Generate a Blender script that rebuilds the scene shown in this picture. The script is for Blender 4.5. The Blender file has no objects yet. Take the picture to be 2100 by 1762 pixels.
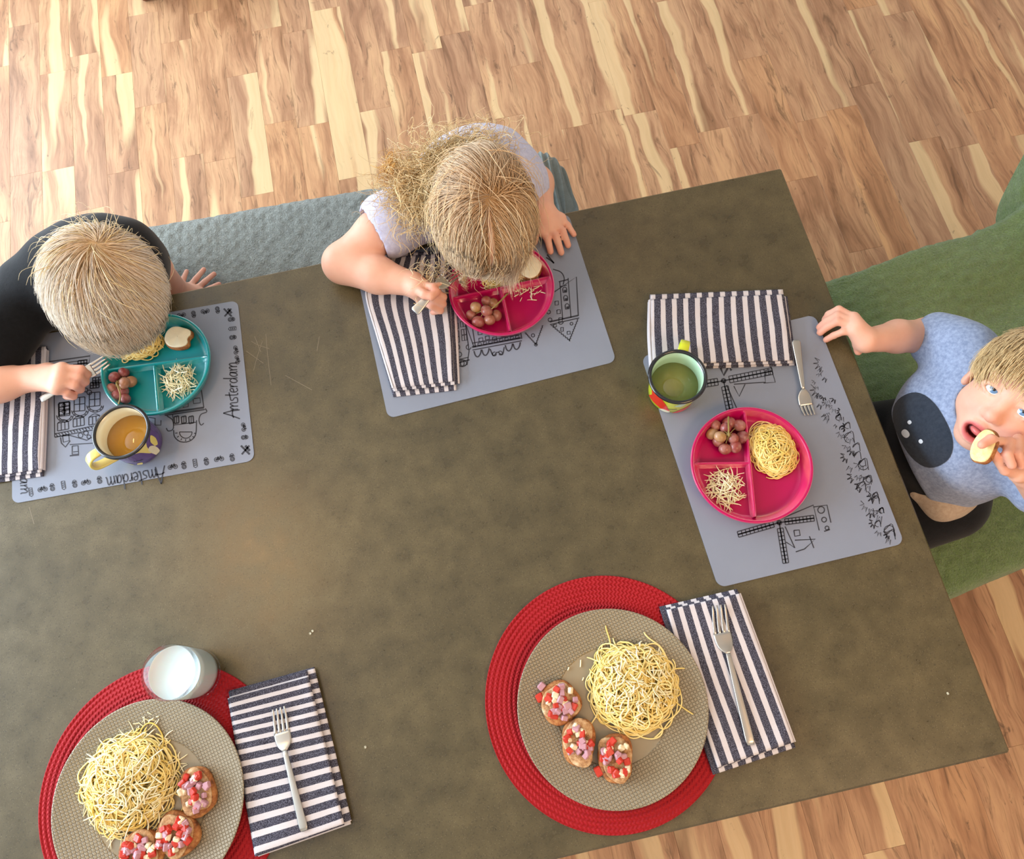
import bpy, math, random
import numpy as np
from mathutils import Vector, Matrix, Euler

SC = bpy.context.scene
COL = SC.collection
rng = np.random.default_rng(7)
rnd = random.Random(11)
R_ = math.radians

# ------------------------------------------------------------------ camera
F_PX, TILT, ROLL = 1603.04, .326575, -.1095549
TZ = .74                      # table top height
CAM_Z = TZ + 1.314358 * .93
YAW = R_(-6.24)


def cam_basis():
    r = np.array([1, 0, 0.]); u = np.array([0, math.cos(TILT), math.sin(TILT)])
    fw = np.array([0, math.sin(TILT), -math.cos(TILT)])
    c, s = math.cos(ROLL), math.sin(ROLL)
    r, u = c * r + s * u, -s * r + c * u
    C, S = math.cos(YAW), math.sin(YAW)
    M = np.array([[C, -S, 0], [S, C, 0], [0, 0, 1]])
    return M @ r, M @ u, M @ fw


CR, CU, CF = cam_basis()
CPOS = np.array([0, 0, CAM_Z])


def at(x, y, z=TZ):
    """world point at height z that the photograph shows at pixel (x, y)"""
    d = CF + (x - 1050) / F_PX * CR - (y - 881) / F_PX * CU
    return CPOS + d * (z - CAM_Z) / d[2]


def scale_at(P):
    return F_PX / ((np.asarray(P) - CPOS) @ CF)


cd = bpy.data.cameras.new('camera'); cam = bpy.data.objects.new('camera', cd); COL.objects.link(cam)
cd.sensor_fit = 'HORIZONTAL'; cd.sensor_width = 36; cd.lens = 36 * F_PX / 2100
cam.matrix_world = Matrix(((CR[0], CU[0], -CF[0], 0), (CR[1], CU[1], -CF[1], 0), (CR[2], CU[2], -CF[2], CAM_Z), (0, 0, 0, 1)))
SC.camera = cam
SC.view_settings.view_transform = 'Standard'; SC.view_settings.look = 'None'
SC.view_settings.gamma = 1; SC.view_settings.use_curve_mapping = False
SC.view_settings.exposure = -0.10
SC.cycles.use_denoising = True
SC.cycles.max_bounces = 8; SC.cycles.transparent_max_bounces = 16
SC.cycles.caustics_reflective = False; SC.cycles.caustics_refractive = False

# ------------------------------------------------------------------ light
W = bpy.data.worlds.new('sky'); SC.world = W; W.use_nodes = True
W.node_tree.nodes['Background'].inputs[0].default_value = (.62, .78, 1, 1)
W.node_tree.nodes['Background'].inputs[1].default_value = 1.0


def area(name, loc, target, sx, sy, power, color):
    l = bpy.data.lights.new(name, 'AREA'); l.shape = 'RECTANGLE'; l.size = sx; l.size_y = sy
    l.energy = power; l.color = color
    o = bpy.data.objects.new(name, l); COL.objects.link(o); o.location = loc
    o.rotation_euler = (Vector(target) - Vector(loc)).to_track_quat('-Z', 'Y').to_euler()
    return o


area('daylight_window_left', (-2.72, .85, 1.5), (0, .5, .9), 2.2, 1.4, 178, (.72, .86, 1))
area('daylight_window_far_left', (-2.72, 3.15, 1.55), (.5, .6, .7), 1.6, 1.6, 105, (.74, .88, 1))
area('daylight_window_back', (.2, 4.4, 1.5), (.2, 0, 1.0), 3.4, 1.6, 8, (.86, .93, 1))
area('added_warm_light', (1.0, -1.1, 2.5), (.8, -.2, 0), .9, .9, 36, (1, .62, .34))  # added warm fill for the near right floor, no real fixture
area('added_warm_light', (-.95, .72, 2.52), (-.95, .72, 0), .10, .5, 6, (1, .55, .2))  # added narrow light, shaped to reflect as an orange streak in the table top

# ------------------------------------------------------------------ node helpers


def srgb(r, g, b):
    f = lambda c: c / 12.92 if c <= .04045 else ((c + .055) / 1.055) ** 2.4
    return (f(r / 255), f(g / 255), f(b / 255), 1)


class NT:
    def __init__(s, name):
        s.m = bpy.data.materials.new(name); s.m.use_nodes = True
        s.t = s.m.node_tree; s.b = s.t.nodes['Principled BSDF']; s.out = s.t.nodes['Material Output']

    def n(s, kind, props=None, **ins):
        nd = s.t.nodes.new('ShaderNode' + kind)
        for k, v in (props or {}).items(): setattr(nd, k, v)
        for k, v in ins.items():
            key = int(k[1:]) if k[0] == '_' and k[1:].isdigit() else k.replace('_', ' ')
            s.set(nd.inputs[key], v)
        return nd

    def set(s, inp, v):
        if isinstance(v, bpy.types.NodeSocket): s.t.links.new(v, inp)
        elif isinstance(v, bpy.types.Node): s.t.links.new(v.outputs[0], inp)
        else: inp.default_value = v

    def p(s, **ins):
        for k, v in ins.items(): s.set(s.b.inputs[k.replace('_', ' ')], v)

    def noise(s, vec, scale, detail=3, rough=.5, dist=0.):
        return s.n('TexNoise', Vector=vec, Scale=scale, Detail=detail, Roughness=rough, Distortion=dist).outputs[0]

    def ramp(s, fac, stops, interp='LINEAR'):
        r = s.n('ValToRGB', Fac=fac); cr = r.color_ramp; cr.interpolation = interp
        while len(cr.elements) < len(stops): cr.elements.new(.5)
        for e, (p_, c) in zip(cr.elements, stops):
            e.position = p_; e.color = c if len(c) == 4 else (*c, 1)
        return r.outputs[0]

    def mix(s, fac, a, b, mode='MIX'):
        m = s.n('Mix', {'data_type': 'RGBA', 'blend_type': mode})
        s.set(m.inputs[0], fac); s.set(m.inputs[6], a); s.set(m.inputs[7], b)
        return m.outputs[2]

    def math(s, op, a, b=0., c=0.):
        m = s.n('Math', {'operation': op}); s.set(m.inputs[0], a); s.set(m.inputs[1], b)
        if len(m.inputs) > 2: s.set(m.inputs[2], c)
        return m.outputs[0]

    def bump(s, h, strength, dist=.001, normal=None):
        b = s.n('Bump', Strength=strength, Distance=dist, Height=h)
        if normal is not None: s.set(b.inputs['Normal'], normal)
        s.p(Normal=b.outputs[0]); return b.outputs[0]

    def obj(s): return s.n('TexCoord').outputs['Object']

    def pos(s): return s.n('NewGeometry').outputs['Position']

    def attr(s, name): return s.n('Attribute', {'attribute_name': name}).outputs['Color']


def plain(name, col, rough=.5, metal=0., bump=0., bscale=200, bdist=.001, **kw):
    t = NT(name); t.p(Base_Color=col, Roughness=rough, Metallic=metal, **kw)
    if bump: t.bump(t.noise(t.pos(), bscale, 3), bump, bdist)
    return t.m


# ------------------------------------------------------------------ object helpers
def world_loc(o):
    v = np.zeros(3)
    while o is not None:
        v = v + np.array(o.location); o = o.parent
    return v


def link(o, parent=None):
    COL.objects.link(o)
    if parent is not None: o.parent = parent
    return o


def tag(o, label=None, cat=None, group=None, kind=None):
    for k, v in (('label', label), ('category', cat), ('group', group), ('kind', kind)):
        if v: o[k] = v
    return o


def thing(name, loc, label, cat, group=None):
    o = bpy.data.objects.new(name, None); o.location = tuple(float(c) for c in loc); o.empty_display_size = .02
    link(o); return tag(o, label, cat, group)


def mesh(name, V, Fc, m, parent=None, smooth=True, base=None, cols=None, uv=None):
    """V in world coordinates; the object's origin is base (top level) or its parent's"""
    V = np.asarray(V, float)
    off = world_loc(parent) if parent is not None else (np.asarray(base, float) if base is not None else np.zeros(3))
    me = bpy.data.meshes.new(name)
    if isinstance(Fc, np.ndarray):
        nf, k = Fc.shape
        me.vertices.add(len(V)); me.vertices.foreach_set('co', (V - off).astype(np.float32).ravel())
        me.loops.add(nf * k); me.loops.foreach_set('vertex_index', Fc.astype(np.int32).ravel())
        me.polygons.add(nf); me.polygons.foreach_set('loop_start', np.arange(0, nf * k, k, dtype=np.int32))
        me.update(calc_edges=True); me.validate()
    else:
        me.from_pydata([tuple(v) for v in (V - off)], [], Fc)
    if smooth: me.polygons.foreach_set('use_smooth', np.ones(len(me.polygons), bool))
    if cols is not None:
        a = me.color_attributes.new('col', 'FLOAT_COLOR', 'POINT')
        c4 = np.ones((len(V), 4), np.float32); c4[:, :3] = np.asarray(cols)[:, :3]
        a.data.foreach_set('color', c4.ravel())
    if uv is not None:
        l = me.uv_layers.new(name='uv')
        li = np.empty(len(me.loops), np.int32); me.loops.foreach_get('vertex_index', li)
        l.data.foreach_set('uv', np.asarray(uv, np.float32)[li].ravel())
    if m is not None: me.materials.append(m)
    o = bpy.data.objects.new(name, me)
    if parent is None and base is not None: o.location = tuple(float(c) for c in base)
    return link(o, parent)


class MB:
    """mesh builder collecting pieces"""
    def __init__(s): s.V = []; s.F = []; s.n = 0

    def add(s, V, Fc):
        V = np.asarray(V, float); s.V.append(V)
        s.F += [tuple(int(i) + s.n for i in f) for f in Fc]; s.n += len(V); return s

    def box(s, lo, hi, ch=0., M=None):
        """box with chamfered edges (ch)"""
        lo = np.asarray(lo, float); hi = np.asarray(hi, float)
        bm_v = []; pts = {}
        if ch <= 0:
            V = np.array([[(lo, hi)[i][0], (lo, hi)[j][1], (lo, hi)[k][2]] for i in (0, 1) for j in (0, 1) for k in (0, 1)])
            Fc = [(0, 1, 3, 2), (4, 6, 7, 5), (0, 4, 5, 1), (2, 3, 7, 6), (0, 2, 6, 4), (1, 5, 7, 3)]
        else:
            V = []; idx = {}
            for i in (0, 1):
                for j in (0, 1):
                    for k in (0, 1):
                        c = np.array([(lo, hi)[i][0], (lo, hi)[j][1], (lo, hi)[k][2]])
                        sg = np.array([1 - 2 * i, 1 - 2 * j, 1 - 2 * k])
                        for a in range(3):
                            o = sg * ch; o[a] = 0
                            idx[i, j, k, a] = len(V); V.append(c + o)
            V = np.array(V); Fc = []
            for a in range(3):
                b, c = (a + 1) % 3, (a + 2) % 3
                for sv in (0, 1):
                    q = []
                    for (x, y) in ((0, 0), (1, 0), (1, 1), (0, 1)):
                        t = [0, 0, 0]; t[a] = sv; t[b] = x; t[c] = y; q.append(idx[t[0], t[1], t[2], a])
                    Fc.append(q if sv else q[::-1])
                for x in (0, 1):
                    for y in (0, 1):
                        t0 = [0, 0, 0]; t0[b] = x; t0[c] = y; t1 = list(t0); t1[a] = 1
                        q = [idx[(*t0, b)], idx[(*t1, b)], idx[(*t1, c)], idx[(*t0, c)]]
                        Fc.append(q if (x == y) else q[::-1])
            for i in (0, 1):
                for j in (0, 1):
                    for k in (0, 1):
                        q = [idx[i, j, k, a] for a in range(3)]
                        Fc.append(q if (i + j + k) % 2 else q[::-1])
        if M is not None: V = V @ np.asarray(M)[:3, :3].T + np.asarray(M)[:3, 3]
        return s.add(V, Fc)

    def tube(s, P, r, sides=8, cap=True, flat=1.0):
        V, Fc = tube(P, r, sides, cap, flat); return s.add(V, Fc)

    def build(s, name, m, parent=None, smooth=True, base=None):
        return mesh(name, np.concatenate(s.V), s.F, m, parent, smooth, base)


def frames(P):
    P = np.asarray(P, float); n = len(P)
    T = np.gradient(P, axis=0); T /= np.linalg.norm(T, axis=1, keepdims=True) + 1e-12
    up = np.array([0, 0, 1.]) if abs(T[0][2]) < .9 else np.array([1., 0, 0])
    N = np.zeros_like(P); B = np.zeros_like(P)
    v = np.cross(T[0], up); v /= np.linalg.norm(v)
    for i in range(n):
        v = v - T[i] * (v @ T[i]); v /= np.linalg.norm(v) + 1e-12
        N[i] = v; B[i] = np.cross(T[i], v)
    return T, N, B


def tube(P, r, sides=8, cap=True, flat=1.0):
    P = np.asarray(P, float); n = len(P); r = np.broadcast_to(np.asarray(r, float), (n,))
    T, N, B = frames(P); a = np.arange(sides) / sides * 2 * np.pi
    V = (P[:, None] + r[:, None, None] * (np.cos(a)[None, :, None] * N[:, None] + flat * np.sin(a)[None, :, None] * B[:, None])).reshape(-1, 3)
    Fc = [(i * sides + j, i * sides + (j + 1) % sides, (i + 1) * sides + (j + 1) % sides, (i + 1) * sides + j) for i in range(n - 1) for j in range(sides)]
    if cap: Fc += [tuple(range(sides - 1, -1, -1)), tuple(range((n - 1) * sides, n * sides))]
    return V, Fc


def tubes(paths, radii, sides=4):
    """many equal-length paths (M,K,3) -> V,F arrays, fast. radii (M,K)"""
    P = np.asarray(paths, float); M, K, _ = P.shape
    T = np.gradient(P, axis=1); T /= np.linalg.norm(T, axis=2, keepdims=True) + 1e-12
    ref = np.zeros_like(T); ref[..., 2] = 1; bad = np.abs(T[..., 2]) > .95; ref[bad] = (1, 0, 0)
    N = np.cross(T, ref); N /= np.linalg.norm(N, axis=2, keepdims=True) + 1e-12
    B = np.cross(T, N)
    a = np.arange(sides) / sides * 2 * np.pi
    V = P[:, :, None] + np.asarray(radii)[:, :, None, None] * (np.cos(a)[None, None, :, None] * N[:, :, None] + np.sin(a)[None, None, :, None] * B[:, :, None])
    m, k, j = np.meshgrid(np.arange(M), np.arange(K - 1), np.arange(sides), indexing='ij')
    j2 = (j + 1) % sides; b0 = (m * K + k) * sides; b1 = (m * K + k + 1) * sides
    Fc = np.stack([b0 + j, b1 + j, b1 + j2, b0 + j2], -1).reshape(-1, 4)
    return V.reshape(-1, 3), Fc


def lathe(prof, c, seg=64, closed=False):
    """profile [(r,z)...] about the vertical through c"""
    prof = np.array(prof, float); prof[:, 0] = np.where(prof[:, 0] <= .00101, 2e-5, prof[:, 0]); n = len(prof); a = np.arange(seg) / seg * 2 * np.pi
    V = np.stack([c[0] + prof[:, :1] * np.cos(a), c[1] + prof[:, :1] * np.sin(a), c[2] + np.repeat(prof[:, 1:2], seg, 1)], -1).reshape(-1, 3)
    Fc = [(i * seg + j, i * seg + (j + 1) % seg, (i + 1) * seg + (j + 1) % seg, (i + 1) * seg + j) for i in range(n - 1) for j in range(seg)]
    if closed: Fc += [((n - 1) * seg + j, (n - 1) * seg + (j + 1) % seg, (j + 1) % seg, j) for j in range(seg)]
    return V, Fc


def grid_faces(nu, nv):
    i, j = np.meshgrid(np.arange(nu - 1), np.arange(nv - 1), indexing='ij')
    return np.stack([i * nv + j, (i + 1) * nv + j, (i + 1) * nv + j + 1, i * nv + j + 1], -1).reshape(-1, 4)


def wob(P, seed, freq, n=5):
    """smooth pseudo noise from random waves, about -1..1"""
    g = np.random.default_rng(seed); P = np.asarray(P, float); s = np.zeros(P.shape[:-1])
    for i in range(n):
        d = g.normal(size=P.shape[-1]); d *= freq * g.uniform(.6, 1.5) / np.linalg.norm(d)
        s += np.sin(P @ d + g.uniform(0, 6.28))
    return s / n * 1.4


def spline(P, n):
    """Catmull-Rom through P, n samples"""
    P = np.asarray(P, float)
    if len(P) < 3:
        t = np.linspace(0, 1, n)[:, None]; return P[0] * (1 - t) + P[-1] * t
    Q = np.vstack([2 * P[0] - P[1], P, 2 * P[-1] - P[-2]])
    t = np.linspace(0, len(P) - 1 - 1e-9, n); k = t.astype(int); u = (t - k)[:, None]
    a, b, c, d = Q[k], Q[k + 1], Q[k + 2], Q[k + 3]
    return .5 * (2 * b + (c - a) * u + (2 * a - 5 * b + 4 * c - d) * u ** 2 + (3 * b - a - 3 * c + d) * u ** 3)


# ------------------------------------------------------------------ signed-distance modelling (smooth union + surface nets)
class SDF:
    def __init__(s): s.p = []; s.pc = []

    def cone(s, a, b, ra, rb, k=.012, op='u'): s.p.append(('c', np.asarray(a, float), np.asarray(b, float), ra, rb, k, op)); return s

    def chain(s, P, r, k=.012):
        for i in range(len(P) - 1): s.cone(P[i], P[i + 1], r[i], r[i + 1], k)
        return s

    def ell(s, c, rad, M=None, k=.012, op='u'):
        s.p.append(('e', np.asarray(c, float), np.asarray(rad, float), np.eye(3) if M is None else np.asarray(M, float), None, k, op)); return s

    def plane(s, c, n, k=.004, op='i'):
        n = np.asarray(n, float); s.p.append(('p', np.asarray(c, float), n / np.linalg.norm(n), None, None, k, op)); return s

    def fn(s, f, lim): s.p.append(('f', f, lim, None, None, 0, 'd')); return s

    @staticmethod
    def prim(q, P):
        t = q[0]
        if t == 'c':
            a, b, ra, rb = q[1:5]; ba = b - a; L2 = ba @ ba + 1e-12
            h = np.clip(((P - a) @ ba) / L2, 0, 1)
            return np.linalg.norm(P - a - h[..., None] * ba, axis=-1) - (ra + (rb - ra) * h)
        if t == 'e':
            L = (P - q[1]) @ q[3]; k0 = np.linalg.norm(L / q[2], axis=-1); k1 = np.linalg.norm(L / q[2] ** 2, axis=-1)
            return np.where(k1 > 1e-9, k0 * (k0 - 1) / np.maximum(k1, 1e-9), -q[2].min())
        if t == 'p': return (P - q[1]) @ q[2]

    @staticmethod
    def comb(d, e, k, op):
        if op == 's': e = -e
        if op == 'u':
            h = np.clip(.5 + .5 * (d - e) / k, 0, 1); return d + (e - d) * h - k * h * (1 - h)
        h = np.clip(.5 - .5 * (d - e) / k, 0, 1); return d + (e - d) * h + k * h * (1 - h)

    def ev(s, P):
        d = np.full(P.shape[:-1], 1e3)
        for q in s.p:
            if q[0] == 'f': d = d + q[1](P)
            else: d = s.comb(d, s.prim(q, P), q[5], q[6])
        return d

    def build(s, h=.003, B=12):
        lo = []; hi = []
        for q in s.p:
            if q[6] != 'u': continue
            if q[0] == 'c': r = max(q[3], q[4]); lo.append(np.minimum(q[1], q[2]) - r); hi.append(np.maximum(q[1], q[2]) + r)
            elif q[0] == 'e': r = q[2].max(); lo.append(q[1] - r); hi.append(q[1] + r)
        lo = np.min(lo, 0) - .02; hi = np.max(hi, 0) + .02
        nb = np.ceil((hi - lo) / (h * B)).astype(int) + 1
        bi = np.stack(np.meshgrid(*[np.arange(n) for n in nb], indexing='ij'), -1).reshape(-1, 3)
        C = lo + (bi + .5) * h * B; half = h * B * .5 * math.sqrt(3)
        lim = sum(q[2] for q in s.p if q[0] == 'f')
        keep = np.abs(s.ev(C)) < half * 1.35 + .02 + lim
        bi = bi[keep]; C = C[keep]
        g = np.stack(np.meshgrid(*[np.arange(B + 1)] * 3, indexing='ij'), -1)
        D = np.full((len(bi), B + 1, B + 1, B + 1), 1e3, np.float32)
        for q in s.p:
            if q[0] == 'f':
                for c0 in range(0, len(bi), 256):
                    P = lo + (bi[c0:c0 + 256, None, None, None] * B + g) * h
                    D[c0:c0 + 256] += q[1](P).astype(np.float32)
                continue
            dc = s.prim(q, C)
            if q[0] == 'e': dc = np.linalg.norm(C - q[1], axis=-1) - q[2].max()
            if q[6] == 's': m = np.where(dc < half + q[5] + .02)[0]
            elif q[6] == 'i': m = np.arange(len(bi))
            else: m = np.where(dc < half * 1.05 + q[5] + .02)[0]
            for c0 in range(0, len(m), 256):
                mm = m[c0:c0 + 256]
                P = lo + (bi[mm][:, None, None, None] * B + g) * h
                D[mm] = s.comb(D[mm], s.prim(q, P), q[5], q[6])
        ins = D < 0
        corners = [(a, b, c) for a in (0, 1) for b in (0, 1) for c in (0, 1)]
        cnt = sum(ins[:, a:a + B, b:b + B, c:c + B].astype(np.int8) for a, b, c in corners)
        act = (cnt > 0) & (cnt < 8)
        k, x, y, z = np.nonzero(act)
        v8 = np.stack([D[k, x + a, y + b, z + c] for a, b, c in corners], 1)
        acc = np.zeros((len(k), 3)); num = np.zeros(len(k))
        for e0 in range(8):
            for ax in range(3):
                if corners[e0][ax]: continue
                e1 = e0 + (4, 2, 1)[ax]; d0, d1 = v8[:, e0], v8[:, e1]; cr = (d0 < 0) != (d1 < 0)
                t = np.where(cr, d0 / np.where(cr, d0 - d1, 1), 0); p = np.tile(np.array(corners[e0], float), (len(k), 1)); p[:, ax] += t
                acc[cr] += p[cr]; num[cr] += 1
        gi = bi[k] * B + np.stack([x, y, z], 1)
        V = lo + (gi + acc / num[:, None]) * h
        N = nb * B + 2; lin = (gi[:, 0] * N[1] + gi[:, 1]) * N[2] + gi[:, 2]
        order = np.argsort(lin); ls = lin[order]
        quads = []
        st = (N[1] * N[2], N[2], 1)
        for ax in range(3):
            sl0 = [slice(0, B)] * 3; sl1 = [slice(0, B)] * 3; sl1[ax] = slice(1, B + 1)
            a, b = ins[:, sl0[0], sl0[1], sl0[2]], ins[:, sl1[0], sl1[1], sl1[2]]
            k, x, y, z = np.nonzero(a != b); flip = a[k, x, y, z]
            G = bi[k] * B + np.stack([x, y, z], 1); L = (G[:, 0] * N[1] + G[:, 1]) * N[2] + G[:, 2]
            u, w = st[(ax + 1) % 3], st[(ax + 2) % 3]
            q = np.stack([L, L - u, L - u - w, L - w], 1)
            pos = np.clip(np.searchsorted(ls, q), 0, len(ls) - 1); ok = (ls[pos] == q).all(1)
            q = order[pos][ok]; f = flip[ok]; q[~f] = q[~f][:, ::-1]; quads.append(q)
        return V, np.concatenate(quads)


def rot_from(fwd, up):
    """columns right, forward, up"""
    f = np.asarray(fwd, float); f = f / np.linalg.norm(f); u = np.asarray(up, float); u = u - f * (u @ f); u /= np.linalg.norm(u)
    return np.stack([np.cross(f, u), f, u], 1)


def relax(V, Q, it=2, lam=.5):
    """soften stair-steps: move every vertex towards its neighbours' mean"""
    E = np.concatenate([Q[:, [0, 1]], Q[:, [1, 2]], Q[:, [2, 3]], Q[:, [3, 0]]]); E = np.concatenate([E, E[:, ::-1]]); n = len(V)
    deg = np.bincount(E[:, 0], minlength=n)[:, None] + 1e-9
    for _ in range(it):
        S = np.stack([np.bincount(E[:, 0], V[E[:, 1], k], n) for k in range(3)], 1); V = V * (1 - lam) + lam * S / deg
    return V
# ------------------------------------------------------------------ materials
def m_floor():
    t = NT('laminate_plank'); o = t.obj(); oi = t.n('ObjectInfo').outputs['Random']
    off = t.n('CombineXYZ', X=t.math('MULTIPLY', oi, 31.), Y=t.math('MULTIPLY', oi, 17.), Z=t.math('MULTIPLY', oi, 53.))
    v0 = t.n('VectorMath', {'operation': 'ADD'}, _0=o, _1=off).outputs[0]
    wv = t.n('TexNoise', Vector=v0, Scale=5., Detail=2.).outputs['Color']
    v = t.n('VectorMath', {'operation': 'MULTIPLY_ADD'}, _0=wv, _1=(.05, .0, .0), _2=v0).outputs[0]
    st = t.n('Mapping', Vector=v, Scale=(1, .13, 1)).outputs[0]
    st2 = t.n('Mapping', Vector=v, Scale=(1, .045, 1)).outputs[0]
    body = t.noise(st, 22, 5, .6, .6)
    base = t.ramp(body, [(.28, srgb(132, 98, 70)), (.43, srgb(172, 134, 104)), (.57, srgb(196, 160, 126)), (.75, srgb(212, 178, 138))])
    tint = t.ramp(oi, [(0, srgb(255, 236, 214)), (.5, srgb(232, 214, 200)), (1, srgb(255, 226, 190))])
    base = t.mix(.75, base, tint, 'MULTIPLY')
    fine = t.noise(st2, 190, 4, .65)
    base = t.mix(t.ramp(fine, [(.5, (0, 0, 0)), (.74, (.6, .6, .6))]), base, srgb(124, 90, 60))
    dk = t.noise(st, 34, 4, .7, 1.5)
    base = t.mix(t.ramp(dk, [(.57, (0, 0, 0)), (.68, (.7, .7, .7))]), base, srgb(100, 70, 46))
    sap = t.noise(st2, 15, 1.5, .45, .25)
    grain_s = t.mix(t.ramp(t.noise(st2, 90, 3), [(.4, (0, 0, 0)), (.7, (.5, .5, .5))]), srgb(222, 192, 144), srgb(206, 172, 122))
    base = t.mix(t.ramp(sap, [(.585, (0, 0, 0)), (.625, (.74, .74, .74))]), base, grain_s)
    kn = t.noise(t.n('Mapping', Vector=v, Scale=(1, .45, 1)).outputs[0], 13, 5, .7, 2.5)
    base = t.mix(t.ramp(kn, [(.64, (0, 0, 0)), (.72, (.8, .8, .8))]), base, srgb(92, 68, 50))
    t.p(Base_Color=base, Roughness=.42, Specular_IOR_Level=.4)
    t.bump(fine, .08, .0006)
    return t.m


def m_concrete():
    t = NT('polished_concrete'); p = t.pos()
    big = t.noise(p, 3.2, 5, .6); mid = t.noise(p, 28, 4, .6); sp = t.noise(p, 420, 2, .5)
    c = t.ramp(big, [(.3, srgb(84, 75, 50)), (.7, srgb(100, 89, 60))])
    c = t.mix(.55, c, t.ramp(mid, [(.3, srgb(150, 146, 132)), (.7, srgb(255, 252, 246))]), 'MULTIPLY')
    c = t.mix(t.ramp(sp, [(.56, (0, 0, 0)), (.70, (.5, .5, .5))]), c, srgb(44, 38, 28))
    vor = t.n('TexVoronoi', Vector=p, Scale=330.).outputs['Distance']
    c = t.mix(t.ramp(vor, [(.08, (.5, .5, .5)), (.16, (0, 0, 0))]), c, srgb(152, 140, 112))
    t.p(Base_Color=c, Roughness=t.ramp(mid, [(.3, (.26, .26, .26)), (.7, (.36, .36, .36))]), Specular_IOR_Level=.55)
    t.bump(t.noise(p, 120, 4), .06, .001)
    return t.m


def m_fleece(name, c1, c2, scale=330, strength=.9):
    t = NT(name); p = t.pos()
    n1 = t.noise(p, scale, 3, .65, .8); n2 = t.noise(p, scale * .18, 3)
    c = t.mix(n1, c1, c2)
    c = t.mix(.35, c, t.ramp(n2, [(.3, (.45, .45, .45)), (.7, (1, 1, 1))]), 'MULTIPLY')
    t.p(Base_Color=c, Roughness=.95, Specular_IOR_Level=.1, Sheen_Weight=.35, Sheen_Roughness=.5)
    t.bump(n1, strength, .006); return t.m


def m_stripe():
    t = NT('striped_cotton'); uv = t.n('TexCoord').outputs['UV']; p = t.pos()
    wobn = t.noise(p, 90, 2)
    x = t.n('SeparateXYZ', Vector=uv).outputs[0]
    x = t.math('ADD', x, t.math('MULTIPLY', wobn, .05))
    fr = t.math('FRACT', x)
    dark = t.ramp(fr, [(.40, (0, 0, 0)), (.425, (1, 1, 1)), (.975, (1, 1, 1)), (1, (0, 0, 0))])
    th = t.noise(p, 900, 2, .7)
    dc = t.mix(t.ramp(th, [(.45, (0, 0, 0)), (.68, (1, 1, 1))]), srgb(48, 46, 56), srgb(122, 122, 138))
    wc = t.mix(th, srgb(196, 190, 192), srgb(220, 214, 216))
    t.p(Base_Color=t.mix(dark, wc, dc), Roughness=.9, Specular_IOR_Level=.15)
    t.bump(t.n('TexNoise', Vector=p, Scale=700., Detail=2.).outputs[0], .3, .001); return t.m


def m_skin():
    t = NT('skin'); p = t.pos()
    c = t.attr('col'); n = t.noise(p, 60, 3)
    c = t.mix(.25, c, t.ramp(n, [(.3, srgb(240, 205, 190)), (.7, srgb(255, 250, 245))]), 'MULTIPLY')
    t.p(Base_Color=c, Roughness=.5, Specular_IOR_Level=.35, Subsurface_Weight=.12, Subsurface_Radius=(.012, .005, .003), Subsurface_Scale=1.)
    t.bump(t.noise(p, 420, 3), .08, .0006); return t.m


def m_vcol(name, rough, bump=0., bscale=300, bdist=.001, **kw):
    t = NT(name); t.p(Base_Color=t.attr('col'), Roughness=rough, **kw)
    if bump: t.bump(t.noise(t.pos(), bscale, 3), bump, bdist)
    return t.m


def m_knit(name, col, col2, scale=500, bump=.25):
    t = NT(name); p = t.pos(); n = t.noise(p, 160, 4, .7)
    t.p(Base_Color=t.mix(t.ramp(n, [(.35, (0, 0, 0)), (.65, (1, 1, 1))]), col, col2), Roughness=.92, Specular_IOR_Level=.15, Sheen_Weight=.15)
    t.bump(t.noise(p, scale, 2), bump, .001); return t.m


def m_tint(name, col, rough=.25, trans=.4, **kw):
    return plain(name, col, rough, Transmission_Weight=trans, IOR=1.4, **kw)


def m_plate():
    t = NT('embossed_stoneware'); o = t.obj(); s = t.n('SeparateXYZ', Vector=o)
    r = t.math('POWER', t.math('ADD', t.math('POWER', s.outputs[0], 2.), t.math('POWER', s.outputs[1], 2.)), .5)
    k = 2 * math.pi / .0098
    g = t.math('MULTIPLY', t.math('SINE', t.math('MULTIPLY', t.math('ADD', s.outputs[0], t.math('MULTIPLY', s.outputs[1], .25)), k)),
               t.math('SINE', t.math('MULTIPLY', t.math('SUBTRACT', s.outputs[1], t.math('MULTIPLY', s.outputs[0], .25)), k)))
    ln = t.ramp(t.math('ADD', t.math('MULTIPLY', t.math('ABSOLUTE', g), 1.0), 0.), [(.0, (0, 0, 0)), (.35, (1, 1, 1))])
    msk = t.ramp(t.math('MULTIPLY', r, 5.), [(.405, (0, 0, 0)), (.412, (1, 1, 1))])
    c = t.mix(t.noise(t.pos(), 40, 3), srgb(142, 129, 104), srgb(154, 141, 115))
    t.p(Base_Color=c, Roughness=.36, Coat_Weight=.1)
    t.bump(t.math('MULTIPLY', ln, msk), .9, .0016); return t.m


def m_braid():
    t = NT('braided_red_cord'); p = t.pos(); n = t.noise(p, 420, 3, .7)
    t.p(Base_Color=t.mix(n, srgb(140, 10, 18), srgb(178, 20, 30)), Roughness=.72, Specular_IOR_Level=.3)
    o = t.n('SeparateXYZ', Vector=t.obj()); ang = t.math('ARCTAN2', o.outputs[1], o.outputs[0])
    r = t.math('POWER', t.math('ADD', t.math('POWER', o.outputs[0], 2.), t.math('POWER', o.outputs[1], 2.)), .5)
    zig = t.math('PINGPONG', t.math('SUBTRACT', t.math('MULTIPLY', r, 25 / .18), t.math('DIVIDE', ang, 6.2832)), .5)
    h = t.math('SINE', t.math('ADD', t.math('MULTIPLY', ang, 170.), t.math('MULTIPLY', zig, 7.)))
    t.bump(t.math('ADD', t.math('MULTIPLY', h, .5), n), .7, .0012); return t.m


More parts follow.
